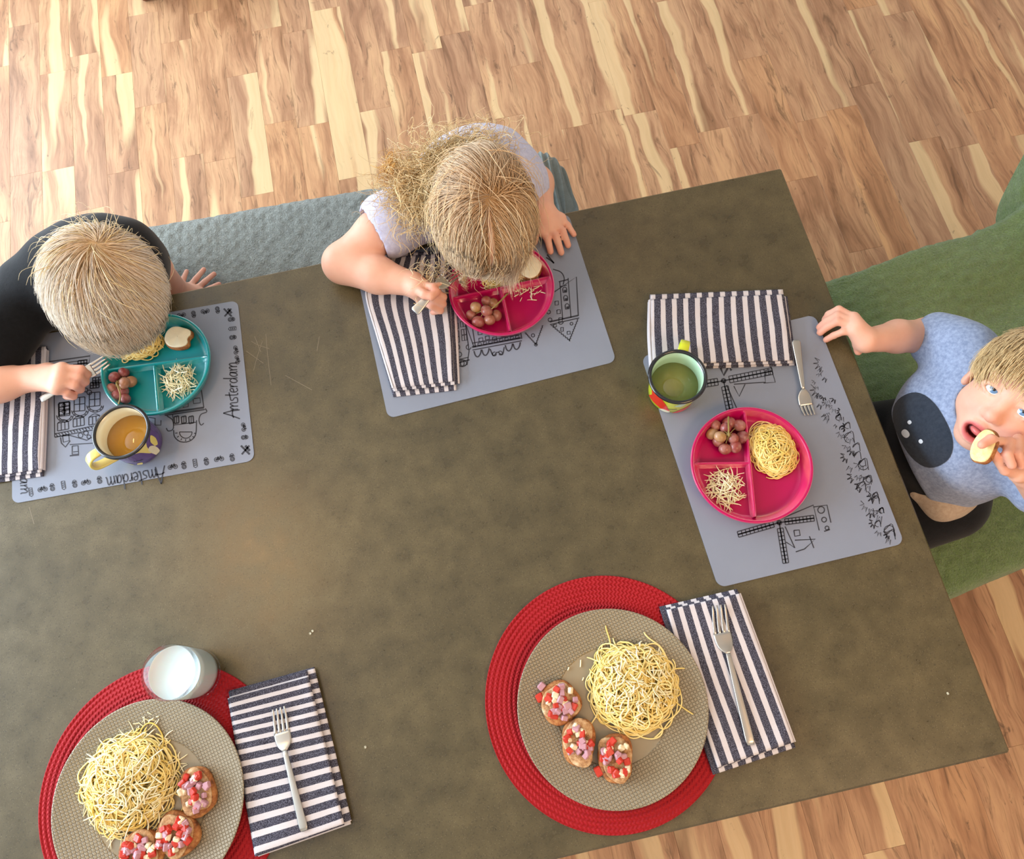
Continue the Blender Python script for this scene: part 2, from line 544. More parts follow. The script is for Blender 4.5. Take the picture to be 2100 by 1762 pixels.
def m_bread(name, c1, c2, c3):
    t = NT(name); p = t.pos()
    c = t.ramp(t.noise(p, 95, 5, .7), [(.3, c1), (.5, c2), (.72, c3)])
    t.p(Base_Color=c, Roughness=.8); t.bump(t.noise(p, 260, 4, .7), .6, .003); return t.m


def m_grape():
    t = NT('grape_skin'); oi = t.n('ObjectInfo').outputs['Random']; p = t.pos()
    c = t.ramp(oi, [(0, srgb(120, 44, 46)), (.35, srgb(146, 66, 60)), (.7, srgb(150, 84, 66)), (1, srgb(168, 128, 74))])
    c = t.mix(t.ramp(t.noise(p, 110, 3), [(.4, (0, 0, 0)), (.75, (.5, .5, .5))]), c, srgb(196, 160, 150))
    t.p(Base_Color=c, Roughness=.32, Subsurface_Weight=.15, Subsurface_Radius=(.006, .003, .002), Subsurface_Scale=1.); return t.m


def m_hair():
    t = NT('blond_hair'); t.p(Base_Color=t.attr('col'), Roughness=.42, Specular_IOR_Level=.45, Sheen_Weight=.1); return t.m


M = dict(
    floor=m_floor(), concrete=m_concrete(), wall=plain('white_wall_paint', srgb(228, 224, 214), .9, bump=.1, bscale=60),
    ceil=plain('ceiling_paint', srgb(236, 232, 224), .9), trim=plain('white_trim_paint', srgb(232, 230, 226), .5),
    subfloor=plain('subfloor', srgb(80, 56, 36), .8),
    bench=m_fleece('grey_fleece', srgb(78, 84, 80), srgb(178, 184, 176), 240, 1.), towel=m_fleece('green_terry', srgb(70, 94, 50), srgb(146, 172, 112), 260),
    ribs=m_fleece('ribbed_fabric', srgb(108, 118, 116), srgb(140, 150, 148), 500, .3),
    stripe=m_stripe(), skin=m_skin(), steel=plain('brushed_steel', srgb(196, 192, 184), .3, 1., bump=.05, bscale=300),
    mat=None, ink=plain('black_ink', srgb(46, 48, 58), .6), plate=m_plate(), braid=m_braid(),
    pink=m_tint('pink_plastic', srgb(232, 14, 108), .28, .45), teal=m_tint('teal_plastic', srgb(6, 174, 180), .28, .42),
    glass=plain('clear_glass', (1, 1, 1, 1), .02, Transmission_Weight=1., IOR=1.45), milk=plain('milk', srgb(204, 224, 228), .3, Subsurface_Weight=.2),
    pasta=m_vcol('spaghetti_dough', .38, Specular_IOR_Level=.5), cheese=m_vcol('grated_cheese', .55),
    grape=m_grape(), stem=plain('grape_stem', srgb(148, 128, 70), .7),
    crust=m_bread('toasted_bread', srgb(78, 40, 18), srgb(168, 104, 54), srgb(208, 154, 92)),
    crumbw=m_bread('bread_crumb', srgb(214, 186, 130), srgb(236, 214, 160), srgb(246, 232, 190)),
    melted=m_bread('melted_cheese', srgb(112, 62, 34), srgb(196, 152, 104), srgb(232, 208, 168)),
    dough=m_bread('white_bread_crumb', srgb(226, 196, 128), srgb(238, 216, 152), srgb(244, 228, 176)), butter=plain('butter_spread', srgb(248, 238, 204), .4, bump=.3, bscale=120, bdist=.002),
    tomato=plain('tomato', srgb(196, 52, 34), .4, bump=.5, bscale=260, Subsurface_Weight=.1), onion=plain('red_onion', srgb(188, 140, 150), .45, bump=.3),
    garlic=plain('pale_cheese', srgb(232, 214, 178), .5, bump=.4), hair=m_hair(), wood=plain('dark_brown_wood', srgb(104, 60, 36), .5, bump=.3, bscale=90),
    oak=plain('oak_wood', srgb(150, 108, 70), .5, bump=.2, bscale=80), blackrim=plain('black_enamel', srgb(18, 20, 26), .2, Coat_Weight=.5),
    cream=plain('cream_enamel', srgb(236, 230, 200), .2, Coat_Weight=.4), mint=plain('mint_enamel', srgb(190, 226, 196), .2, Coat_Weight=.4),
    lime=plain('lime_enamel', srgb(206, 214, 40), .25, Coat_Weight=.4), red=plain('red_enamel', srgb(226, 40, 24), .25, Coat_Weight=.4),
    purple=plain('purple_enamel', srgb(92, 58, 134), .25, Coat_Weight=.4), yellow=plain('yellow_enamel', srgb(238, 222, 120), .25, Coat_Weight=.4),
    water=plain('herbal_tea', srgb(132, 132, 70), .05, Coat_Weight=.3), juice=plain('apple_juice', srgb(176, 124, 36), .05, Coat_Weight=.3),
    blackcloth=m_knit('black_cotton', srgb(10, 11, 13), srgb(18, 19, 22)), lav=m_knit('lavender_cotton', srgb(182, 184, 212), srgb(202, 204, 226)),
    blue=m_knit('blue_melange', srgb(126, 140, 168), srgb(158, 170, 196)), creamcloth=m_knit('cream_cotton', srgb(226, 222, 206), srgb(238, 234, 220)),
    beige=m_knit('shirt_cloth_warm_shade', srgb(170, 150, 130), srgb(186, 168, 148)), charcoal=m_knit('charcoal_print', srgb(44, 50, 60), srgb(54, 60, 70)), white=plain('white_print', srgb(226, 230, 236), .7),  # beige: the shirt's cloth with warm shade put into its colour
    shorts=m_knit('black_shorts_cloth', srgb(12, 12, 14), srgb(20, 20, 24)), denim=m_knit('grey_leggings', srgb(96, 100, 112), srgb(112, 116, 128)),
    eyew=plain('eye_white', srgb(238, 238, 240), .12, Coat_Weight=.6), pupil=plain('pupil', (.004, .004, .005, 1), .08, Coat_Weight=1.),
    iris=plain('blue_iris', srgb(96, 132, 168), .15, Coat_Weight=.8), mouthin=plain('mouth_inside', srgb(84, 22, 20), .4),
    tongue=plain('tongue', srgb(214, 110, 104), .35), tooth=plain('tooth', srgb(240, 236, 222), .25),
)


def m_mat():
    t = NT('frosted_plastic'); p = t.pos(); n = t.noise(p, 7, 4)
    t.p(Base_Color=t.mix(n, srgb(130, 138, 154), srgb(142, 150, 166)), Roughness=.38, Specular_IOR_Level=.5, Transmission_Weight=.0, Alpha=.93)
    t.bump(t.noise(p, 500, 2), .05, .001); return t.m


M['mat'] = m_mat()


def m_glass():
    t = NT('clear_glass'); tr = t.n('BsdfTransparent', Color=(.965, .975, .975, 1)); gl = t.n('BsdfGlossy', Roughness=.02)
    lw = t.n('LayerWeight', Blend=.22).outputs['Facing']
    mx = t.n('MixShader'); t.set(mx.inputs[0], t.math('MULTIPLY', t.math('POWER', lw, 1.3), .8)); t.set(mx.inputs[1], tr.outputs[0]); t.set(mx.inputs[2], gl.outputs[0])
    t.t.links.new(mx.outputs[0], t.out.inputs['Surface']); return t.m


M['glass'] = m_glass()

# ------------------------------------------------------------------ the room
X0, X1, Y0, Y1, ZC = -2.62, 3.3, -2.6, 4.3, 2.6
fl = tag(MB().box((X0 - .1, Y0 - .1, -.05), (X1 + .1, Y1 + .1, -.012)).build('floor', M['subfloor'], smooth=False), kind='structure')


def wall(name, boxes, m):
    b = MB()
    for lo, hi in boxes: b.box(lo, hi)
    return tag(b.build(name, m, smooth=False), kind='structure')


WY0, WY1, WZ0, WZ1 = -1.5, 2.1, .6, 2.5       # the left wall's window
wall('wall_left', [((X0 - .1, Y0, -.012), (X0, WY0, ZC)), ((X0 - .1, WY1, -.012), (X0, 2.35, ZC)), ((X0 - .1, 3.95, -.012), (X0, Y1, ZC)), ((X0 - .1, 2.35, -.012), (X0, 3.95, WZ0)), ((X0 - .1, 2.35, WZ1), (X0, 3.95, ZC)), ((X0 - .1, WY0, -.012), (X0, WY1, WZ0)), ((X0 - .1, WY0, WZ1), (X0, WY1, ZC))], M['wall'])
wall('wall_right', [((X1, Y0, -.012), (X1 + .1, Y1, ZC))], M['wall'])
BX0, BX1, BZ0, BZ1 = -1.5, 1.9, .7, 2.3
wall('wall_back', [((X0, Y1, -.012), (BX0, Y1 + .1, ZC)), ((BX1, Y1, -.012), (X1, Y1 + .1, ZC)), ((BX0, Y1, -.012), (BX1, Y1 + .1, BZ0)), ((BX0, Y1, BZ1), (BX1, Y1 + .1, ZC))], M['wall'])
wall('wall_front', [((X0, Y0 - .1, -.012), (X1, Y0, ZC))], M['wall'])
wall('ceiling', [((X0 - .1, Y0 - .1, ZC), (X1 + .1, Y1 + .1, ZC + .06))], M['ceil'])
for nm, lo, hi in (('baseboard_left', (X0, Y0, 0), (X0 + .015, Y1, .09)), ('baseboard_right', (X1 - .015, Y0, 0), (X1, Y1, .09)),
                   ('baseboard_back', (X0 + .015, Y1 - .015, 0), (X1 - .015, Y1, .09)), ('baseboard_front', (X0 + .015, Y0, 0), (X1 - .015, Y0 + .015, .09))):
    wall(nm, [(lo, hi)], M['trim'])


def window(name, axis, a0, a1, z0, z1, w, nm):
    b = MB(); d0, d1 = w
    def bx(p0, p1, q0, q1):
        if axis == 'y': b.box((d0, p0, q0), (d1, p1, q1))
        else: b.box((p0, d0, q0), (p1, d1, q1))
    bx(a0, a1, z0, z0 + .06); bx(a0, a1, z1 - .06, z1); bx(a0, a0 + .06, z0, z1); bx(a1 - .06, a1, z0, z1)
    for i in range(1, nm): c = a0 + (a1 - a0) * i / nm; bx(c - .03, c + .03, z0, z1)
    return tag(b.build(name, M['trim'], smooth=False), kind='structure')


window('window_1', 'y', WY0, WY1, WZ0, WZ1, (X0 - .07, X0 - .02), 3)
window('window_3', 'y', 2.35, 3.95, WZ0, WZ1, (X0 - .07, X0 - .02), 2)
window('window_2', 'x', BX0, BX1, BZ0, BZ1, (Y1 + .02, Y1 + .07), 3)

# floor planks: 98.5 mm strips laid across the room's depth, random lengths, one object each
PW = .0985; plank_mesh = {}


def plank(ix, y0, L):
    L = round(L, 3)
    if L not in plank_mesh:
        b = MB().box((-PW / 2 + .00015, -L / 2 + .00015, -.012), (PW / 2 - .00015, L / 2 - .00015, 0), .0003)
        me_o = b.build('plank', M['floor'], fl, smooth=False); plank_mesh[L] = me_o.data
        o = me_o
    else:
        o = bpy.data.objects.new('plank', plank_mesh[L]); link(o, fl)
    o.location = (-1.154 + PW * (ix + .5), y0 + L / 2, 0)


span = {}
LENS = [.38, .46, .52, .6, .67]
x_first = -2
for ix in range(x_first, 33):
    xa = -1.154 + PW * (ix + .5)
    yb = 2.62 if xa < 1.2 else 2.3
    y = -.75 - rnd.random() * .4 if xa > -.2 else .55 - rnd.random() * .4
    if -1.2 < xa < -.2: y = .85 - rnd.random() * .4
    span[ix] = [y, yb]
    while y < yb:
        L = rnd.choice(LENS); plank(ix, y, L); y += L
    span[ix][1] = y
# the rest of the floor, out of view, one joined part
rest = MB(); 
for ix in range(-15, 45):
    xa = -1.154 + PW * ix
    if xa < X0 or xa + PW > X1: continue
    for s0, s1 in ([(Y0, Y1)] if ix not in span else [(Y0, span[ix][0]), (span[ix][1], Y1)]):
        for ya in np.arange(s0, s1 - .01, .55):
            rest.box((xa + .00015, ya + .00015, -.012), (xa + PW - .00015, min(ya + .55, s1) - .00015, 0), .0003)
tag(rest.build('plank_field', M['floor'], fl, smooth=False), kind='stuff')

# ------------------------------------------------------------------ table
TX0, TX1, TY0, TY1 = -1.62, .634, -.219, .797
tb = thing('dining_table', ((TX0 + TX1) / 2, (TY0 + TY1) / 2, 0), 'large dining table with a dark grey-brown concrete top', 'table')
MB().box((TX0, TY0, TZ - .045), (TX1, TY1, TZ), .003).build('table_top', M['concrete'], tb, smooth=False)
MB().box((TX0 + .12, TY0 + .12, TZ - .115), (TX1 - .12, TY1 - .12, TZ - .045), .003).build('apron', M['oak'], tb, smooth=False)
for x in (TX0 + .14, TX1 - .22):
    for y in (TY0 + .14, TY1 - .22): MB().box((x, y, 0), (x + .08, y + .08, TZ - .115), .004).build('leg', M['oak'], tb, smooth=False)


def ribbon(P, w, up=(0, 0, 1), closed=False):
    """flat ribbon along world polyline P lying on the table"""
    P = np.asarray(P, float)
    T = np.gradient(P, axis=0) if len(P) > 2 else np.repeat(P[1:] - P[:1], len(P), 0)
    T = T / (np.linalg.norm(T, axis=1, keepdims=True) + 1e-9); N = np.cross(np.asarray(up, float), T); N /= np.linalg.norm(N, axis=1, keepdims=True) + 1e-9
    V = np.concatenate([P - N * w / 2, P + N * w / 2]); n = len(P)
    return V, [(i, i + 1, n + i + 1, n + i) for i in range(n - 1)]


sc = MB()
for P in ([(515, 700), (530, 708), (552, 715)], [(522, 690), (535, 722)], [(545, 685), (550, 740), (556, 790)], [(505, 720), (540, 745)], [(538, 700), (528, 730), (520, 760)], [(585, 770), (640, 800)], [(655, 690), (650, 720)], [(60, 1040), (70, 1075)]):
    q = spline([at(x, y, TZ + .0002) for x, y in P], 10); sc.add(*ribbon(q, .0008))
tag(sc.build('scratch_marks', plain('pale_scratch', srgb(132, 120, 98), .6), tb), kind='stuff')

# ------------------------------------------------------------------ bench
BA = R_(-2.6); cb, sb = math.cos(BA), math.sin(BA)


def bw(u, v, z):   # bench coordinates: u along, v towards the table, from its back right corner
    return np.array([.300 + u * cb + v * sb, 1.14 + u * sb - v * cb, z])


bn = thing('bench', bw(-.62, .19, 0), 'long low bench covered in thick grey fleece behind two children', 'bench')
BL, BD, BZ, BR = 1.27, .38, .462, .04
nu, nv = 420, 150
uu = np.linspace(-BL, -.075, nu); vv = np.linspace(-math.pi * BR / 2 - .10, BD + .12, nv)
Ug, Vg = np.meshgrid(uu, vv, indexing='ij')
arc = math.pi * BR / 2
s_ = Vg; vx = np.where(s_ < -0., 0, s_); zz = np.full_like(s_, BZ)
th = np.clip(-s_ / BR, 0, math.pi / 2)
vx = np.where(s_ < 0, BR - BR * np.sin(th), s_ + BR); zz = np.where(s_ < 0, BZ - BR + BR * np.cos(th), BZ)
dn = np.clip(-s_ - arc, 0, None); zz = zz - dn
fr = np.clip(s_ - (BD - 2 * BR), 0, None); th2 = np.clip(fr / BR, 0, math.pi / 2)
vx = np.where(fr > 0, BD - BR + BR * np.sin(th2), vx); zz = np.where(fr > 0, BZ - BR + BR * np.cos(th2) - np.clip(fr - arc, 0, None), zz)
# rounded left corner
cr = .05; e = np.clip(-BL + cr - Ug, 0, cr) / cr; zz = zz - .035 * (1 - np.sqrt(np.clip(1 - e ** 2, 0, 1)))
vx = vx + np.where(vx < BD / 2, 1, -1) * cr * (1 - np.sqrt(np.clip(1 - e ** 2, 0, 1))) * .9
P = np.stack([Ug, vx, zz], -1)
P[..., 2] += .004 * wob(P * (1, 1, 0), 3, 14) + .0028 * wob(P, 5, 300, 14) + .002 * wob(P, 8, 150, 12)
Wd = np.stack([.300 + P[..., 0] * cb + P[..., 1] * sb, 1.14 + P[..., 0] * sb - P[..., 1] * cb, P[..., 2]], -1).reshape(-1, 3)
mesh('fleece_cover', Wd, grid_faces(nu, nv)[:, ::-1], M['bench'], bn)


def bbox_(u0, u1, v0, v1, z0, z1, ch=.01):
    b = MB(); b.box((u0, v0, z0), (u1, v1, z1), ch); V = b.V[0]
    return np.stack([.300 + V[:, 0] * cb + V[:, 1] * sb, 1.14 + V[:, 0] * sb - V[:, 1] * cb, V[:, 2]], 1), [f[::-1] for f in b.F]


mesh('seat', *bbox_(-BL + .02, -.04, .02, BD - .02, .36, .448), M['oak'], bn, smooth=False)
for u in (-BL + .08, -.14):
    for v in (.05, BD - .1): mesh('leg', *bbox_(u, u + .05, v, v + .05, 0, .36, .004), M['oak'], bn, smooth=False)
# ribbed throw over the bench's right end
nu, nv = 90, 70
a = np.linspace(0, 1, nu); b = np.linspace(0, 1, nv); A, Bv = np.meshgrid(a, b, indexing='ij')
uu = -.105 + .112 * np.clip(A / .62, 0, 1); uu = uu + .012 * np.sin(Bv * 7) * (A > .5) * A
z = .474 - np.clip(A - .62, 0, 1) * .45 - .03 * np.clip(A / .62 - .6, 0, .4) ** 2 * 6
rib = .0045 * np.sin(A * 2 * np.pi * 12)
v = -.015 + .34 * Bv; v = v + .02 * (np.clip(A / .62 - .55, 0, .45) / .45) ** 2 * (1 - Bv) * 2
z = z + rib * (A < .7) - .035 * np.clip(1 - Bv / .1, 0, 1) ** 2 + .006 * np.sin(Bv * 9 + A * 3); uu = uu + rib * (A >= .62) + .012 * np.exp(-((Bv - .42) / .12) ** 2) * (A > .55)
Wd = np.stack([.300 + uu * cb + v * sb, 1.14 + uu * sb - v * cb, z], -1).reshape(-1, 3)
mesh('ribbed_end_cover', Wd, grid_faces(nu, nv)[:, ::-1], M['ribs'], bn)

# ------------------------------------------------------------------ chair at the table's right end, with the green towel over it
CA = R_(7); cc, cs = math.cos(CA), math.sin(CA); CO = np.array([.70, .335])


def cw(P):
    P = np.asarray(P, float); q = np.array(P)
    q[..., 0] = CO[0] + P[..., 0] * cc - P[..., 1] * cs; q[..., 1] = CO[1] + P[..., 0] * cs + P[..., 1] * cc
    return q


ch = thing('armless_chair', cw([.26, 0, 0]), 'wide wooden chair under a green towel at the table end', 'chair')


def cbox(name, lo, hi, par, c=.008):
    b = MB().box(lo, hi, c); return mesh(name, cw(b.V[0]), b.F, M['oak'], par, smooth=False)


cbox('seat', (-.02, -.29, .42), (.61, .29, .445), ch)
cbox('backrest', (.615, -.30, .40), (.655, .30, .84), ch)
for x in (0, .58):
    for y in (-.28, .24): cbox('leg', (x, y, 0), (x + .04, y + .04, .42), ch)
nu, nv = 260, 300
a = np.linspace(0, 1, nu); b = np.linspace(-1, 1, nv); A, Bv = np.meshgrid(a, b, indexing='ij')
# profile along the seat, up the backrest, over and down its rear
prof = spline([(-.05, 0, .30), (-.045, 0, .44), (-.02, 0, .466), (.12, 0, .472), (.34, 0, .475), (.53, 0, .485), (.585, 0, .54), (.595, 0, .70), (.598, 0, .84), (.635, 0, .875), (.675, 0, .84), (.685, 0, .6)], nu)
hw = .325 + .015 * a + .115 * np.clip((a - .50) / .16, 0, 1) ** .5
s = np.abs(Bv); xx = np.repeat(prof[:, :1], nv, 1); zz = np.repeat(prof[:, 2:], nv, 1)
edge = .82
yy = np.where(s < edge, s / edge * (hw[:, None] - .02), hw[:, None] - .02 + .02 * np.sin(np.clip((s - edge) / .06, 0, 1) * np.pi / 2) + .05 * np.clip(s - edge - .06, 0, 1)) * np.sign(Bv)
drop = np.clip(s - edge, 0, 1); zz = zz - np.where(a[:, None] < .42, 1, .55) * (.02 * (1 - np.cos(np.clip(drop / .06, 0, 1) * np.pi / 2)) + np.clip(drop - .06, 0, 1) * 1.2)
P = np.stack([xx, yy, zz], -1)
fold = .024 * wob(P * (.35, 1.25, 1), 21, 15, 4) + .006 * wob(P, 22, 34, 6) + .0018 * wob(P, 23, 240, 8)
P[..., 2] += fold * (a[:, None] < .5); P[..., 0] += fold * (a[:, None] >= .5); P[..., 1] += np.where(s > edge, fold, 0)
Wd = cw(P).reshape(-1, 3)
tw = mesh('towel', Wd, grid_faces(nu, nv), M['towel'], base=cw([.26, 0, .47]))
tag(tw, 'green terry towel draped over the chair at the right', 'towel')
md = tw.modifiers.new('thick', 'SOLIDIFY'); md.thickness = .004; md.offset = -1

# ------------------------------------------------------------------ the dark wooden box at the far edge of the view
bx = thing('storage_box', at(330, -40, 0), 'dark brown wooden box on the floor at the top edge', 'box')
q = at(303, 7, 0)
b = MB(); b.box((q[0] - .02, q[1], 0), (q[0] + .40, q[1] + .3, .16), .012); b.build('body', M['wood'], bx, smooth=False)
b = MB(); b.box((q[0] - .035, q[1] - .012, .16), (q[0] + .415, q[1] + .315, .185), .008); b.build('lid', M['wood'], bx, smooth=False)
# ------------------------------------------------------------------ placemats
ZM = TZ + .0016


def rounded_quad(c, r, n=6):
    c = np.asarray(c, float); out = []
    for i in range(4):
        p, a, b = c[i], c[i - 1] - c[i], c[(i + 1) % 4] - c[i]
        a /= np.linalg.norm(a); b /= np.linalg.norm(b)
        ang = math.acos(np.clip(a @ b, -1, 1)); d = r / math.tan(ang / 2)
        cen = p + (a + b) / np.linalg.norm(a + b) * r / math.sin(ang / 2)
        s, e = p + a * d - cen, p + b * d - cen
        for k in range(n + 1):
            t = k / n; v = s * math.cos(t * math.pi / 2) + (e) * math.sin(t * math.pi / 2)
            out.append(cen + v / np.linalg.norm(v) * r)
    return np.array(out)


def slab(poly, z0, z1):
    n = len(poly); V = [(p[0], p[1], z0) for p in poly] + [(p[0], p[1], z1) for p in poly]
    return V, [tuple(range(n - 1, -1, -1)), tuple(range(n, 2 * n))] + [(i, (i + 1) % n, n + (i + 1) % n, n + i) for i in range(n)]


def placemat(corn_px, label):
    c = np.array([at(x, y, TZ) for x, y in corn_px]); cen = c.mean(0)
    root = thing('placemat', (cen[0], cen[1], TZ), label, 'placemat')
    mesh('sheet', *slab(rounded_quad(c[:, :2], .014), TZ + .0001, ZM), M['mat'], root, smooth=False)
    return root


P3c = [(1315, 732), (1670, 646), (1854, 1115), (1473, 1206)]
P2c = [(700, 470), (1168, 404), (1264, 742), (796, 859)]
P1c = [(1, 691), (488, 617), (523, 945), (26, 1034)]


def fix_quad(q, known):
    """complete a rectangle's hidden corner(s) in world space from three known corners"""
    w = [None] * 4
    for i in known: w[i] = at(*q[i], TZ)
    miss = [i for i in range(4) if i not in known]
    for i in miss: w[i] = w[(i + 1) % 4] + w[(i - 1) % 4] - w[(i + 2) % 4] if len(miss) == 1 else None
    if len(miss) == 2:                          # only the near edge (2,3) is known: build the far one
        d = w[2] - w[3]; n = np.array([-d[1], d[0], 0]) / np.linalg.norm(d); L = .302
        w[0] = w[3] + n * L; w[1] = w[2] + n * L
    return w


def placemat_w(c, label):
    c = np.array(c); cen = c.mean(0)
    root = thing('placemat', (cen[0], cen[1], TZ), label, 'placemat')
    mesh('sheet', *slab(rounded_quad(c[:, :2], .013), TZ + .0001, ZM), M['mat'], root, smooth=False)
    return root


mat1 = placemat_w(fix_quad(P1c, [1, 2, 3]), 'frosted grey placemat with city lettering and border icons, under the teal plate')
mat2 = placemat_w(fix_quad(P2c, [2, 3]), 'frosted grey placemat with upside-down canal houses, in front of the girl')
mat3 = placemat_w(fix_quad(P3c, [0, 1, 2, 3]), 'frosted grey placemat with windmill drawings, under the full pink plate')


class Ink:
    """line drawing lying on a mat; coordinates are points of the table top"""
    def __init__(s, w=.0011): s.b = MB(); s.w = w * 1.35

    def line(s, pts, w=None, smooth=0, closed=False):
        if closed: pts = list(pts) + [pts[0]]
        P = np.array([at(x, y, ZM + .00025) for x, y in pts])
        if smooth: P = spline(P, smooth)
        if len(P) == 2: P = np.array([P[0], (P[0] + P[1]) / 2, P[1]])
        out = [P[0]]
        for p in P[1:]:
            if np.linalg.norm(p - out[-1]) > 1e-5: out.append(p)
        if len(out) > 1: s.b.add(*ribbon(np.array(out), w * 1.35 if w else s.w))

    def poly(s, pts, **k): s.line(pts, closed=True, **k)

    def circ(s, x, y, r, a0=0, a1=360, n=14, asp=1., w=None):
        s.line([(x + r * math.cos(R_(a0 + (a1 - a0) * i / n)), y + asp * r * math.sin(R_(a0 + (a1 - a0) * i / n))) for i in range(n + 1)], w)

    def grid(s, q, nu, nv, w=None):
        q = [np.array(p, float) for p in q]
        L = lambda u, v: (q[0] * (1 - u) + q[1] * u) * (1 - v) + (q[3] * (1 - u) + q[2] * u) * v
        for i in range(nu + 1): s.line([L(i / nu, 0), L(i / nu, 1)], w)
        for j in range(nv + 1): s.line([L(0, j / nv), L(1, j / nv)], w)

    def build(s, root, name='drawing'): return tag(s.b.build(name, M['ink'], root, smooth=False), kind='stuff')


GLY = {  # strokes in an em box: x right, y up
    'A': ([[(0, -.1), (.25, .5), (.42, 1)], [(.42, 1), (.55, .5), (.62, -.1)], [(.08, .32), (.35, .4), (.62, .36)]], .62),
    'm': ([[(0, .5), (.04, .25), (.04, 0)], [(.04, .3), (.18, .52), (.26, .4), (.27, 0)], [(.27, .3), (.42, .52), (.5, .4), (.52, .1), (.58, 0)]], .6),
    's': ([[(.28, .5), (.1, .48), (.08, .34), (.24, .24), (.24, .05), (0, .02)]], .34),
    't': ([[(.12, .85), (.1, .3), (.14, .02), (.25, .03)], [(-.06, .52), (.3, .58)]], .28),
    'e': ([[(.03, .26), (.28, .32), (.24, .5), (.08, .46), (.02, .2), (.14, 0), (.32, .08)]], .36),
    'r': ([[(.03, .5), (.06, .2), (.05, 0)], [(.05, .25), (.15, .48), (.28, .46)]], .3),
    'd': ([[(.3, .4), (.16, .5), (.02, .3), (.08, .04), (.22, .06), (.32, .3)], [(.34, .95), (.32, .4), (.36, 0)]], .44),
    'a': ([[(.3, .42), (.16, .5), (.02, .28), (.08, .02), (.22, .08), (.3, .4)], [(.31, .5), (.31, .1), (.38, 0)]], .44),
}


def write(ink, text, p0, p1, flip, w=None, hscale=1.):
    """text along the table from pixel p0 to p1; flip = +1/-1 picks which side is up"""
    tot = sum(GLY[c][1] for c in text); a, b = np.array(p0, float), np.array(p1, float)
    d = (b - a) / tot; n = np.array([d[1], -d[0]]) * flip * hscale; x = 0
    for c in text:
        for st in GLY[c][0]:
            pts = [a + d * (x + q[0]) + n * q[1] for q in st]
            ink.line(pts, w, smooth=12 if len(pts) > 3 else (7 if len(pts) == 3 else 0))
        x += GLY[c][1]


# mat 1: border icons, lettering, canal house
k = Ink(.0012)
write(k, 'Amsterdam', (489, 859), (486, 742), 1, .0016, 1.05)
write(k, 'Amsterdam', (338, 958), (216, 979), 1, .0016, 1.05)
write(k, 'Amsterdam', (38, 886), (42, 1014), 1, .0016, .85)


def bike(x, y, s, a):
    c, n = math.cos(a), math.sin(a); q = lambda u, v: (x + s * (u * c - v * n), y + s * (u * n + v * c))
    for u in (-.55, .55):
        cx, cy = q(u, .1); k.circ(cx, cy, s * .42, n=12, w=.0009); k.circ(cx, cy, s * .18, n=8, w=.0007)
    k.line([q(-.55, .1), q(-.1, -.35), q(.35, -.3), q(0, .1), q(-.55, .1)]); k.line([q(.55, .1), q(.3, -.5), q(.45, -.6)]); k.line([q(-.2, -.5), q(0, .1)])


def tulip(x, y, s, a):
    c, n = math.cos(a), math.sin(a); q = lambda u, v: (x + s * (u * c - v * n), y + s * (u * n + v * c))
    cx, cy = q(0, .35); k.circ(cx, cy, s * .42, n=12); k.circ(cx, cy, s * .2, n=8, w=.0009)
    k.line([q(-.5, -.1), q(-.3, -.6), q(0, -.75), q(.3, -.6), q(.5, -.1), q(.1, -.3), q(0, 0), q(-.1, -.3), q(-.5, -.1)], .0010); k.line([q(-.3, -.35), q(.3, -.35)], .0018)


def post(x, y, s, a):
    c, n = math.cos(a), math.sin(a); q = lambda u, v: (x + s * (u * c - v * n), y + s * (u * n + v * c))
    k.poly([q(-.35, -.8), q(.35, -.8), q(.35, .7), q(0, .95), q(-.35, .7)], w=.0011)
    for v in (-.4, 0, .4): k.line([q(-.2, v), q(.2, v)], .0013)


def cross(x, y, s):
    k.line([(x - s, y - s), (x + s, y + s)], .0024); k.line([(x - s * .8, y + s), (x + s * .9, y - s)], .0024); k.line([(x, y - s), (x + s, y + s * .2)], .003)


for f, x, y in ((bike, 176, 989), (tulip, 107, 999), (bike, 87, 1003), (post, 63, 1009), (post, 130, 995), (tulip, 153, 992), (tulip, 204, 984), (tulip, 377, 954), (bike, 354, 957), (post, 400, 950), (tulip, 423, 946), (bike, 449, 941), (tulip, 476, 938)): f(x, y, 10, R_(-9))
for f, x, y in ((tulip, 502, 897), (bike, 500, 876), (bike, 484, 718), (tulip, 478, 692), (post, 477, 674), (tulip, 475, 655), (bike, 487, 738)): f(x, y, 9, R_(84))
for f, x, y in ((tulip, 446, 636), (bike, 421, 639), (tulip, 397, 645), (bike, 372, 647)): f(x, y, 9, R_(171))
cross(503, 923, 9); cross(467, 641, 8)
# left facade
k.line([(111, 800), (112, 896), (143, 893)], .0014); k.line([(112, 890), (200, 872)], .0014); k.line([(112, 897), (200, 880)], .0014)
for i in range(14): k.line([(114 + i * 6, 890 - i * 1.3), (118 + i * 6, 895 - i * 1.3)])
for (x, y) in ((121, 826), (152, 816), (183, 806)):
    k.grid([(x, y), (x + 22, y - 2), (x + 22, y + 26), (x, y + 28)], 2, 2, .0013)
    k.circ(x + 12, y + 26, 13, 0, 180, 10, .8); k.circ(x + 12, y + 26, 17, 0, 180, 12, .8)
    for i in range(6): a_ = R_(15 + 30 * i); k.line([(x + 12 + 13 * math.cos(a_), y + 26 + 10 * math.sin(a_)), (x + 12 + 17 * math.cos(a_), y + 26 + 13 * math.sin(a_))])
k.grid([(120, 828), (142, 824), (143, 848), (121, 852)], 2, 3, .002); k.circ(131, 832, 4, n=8); k.circ(131, 844, 4, n=8)
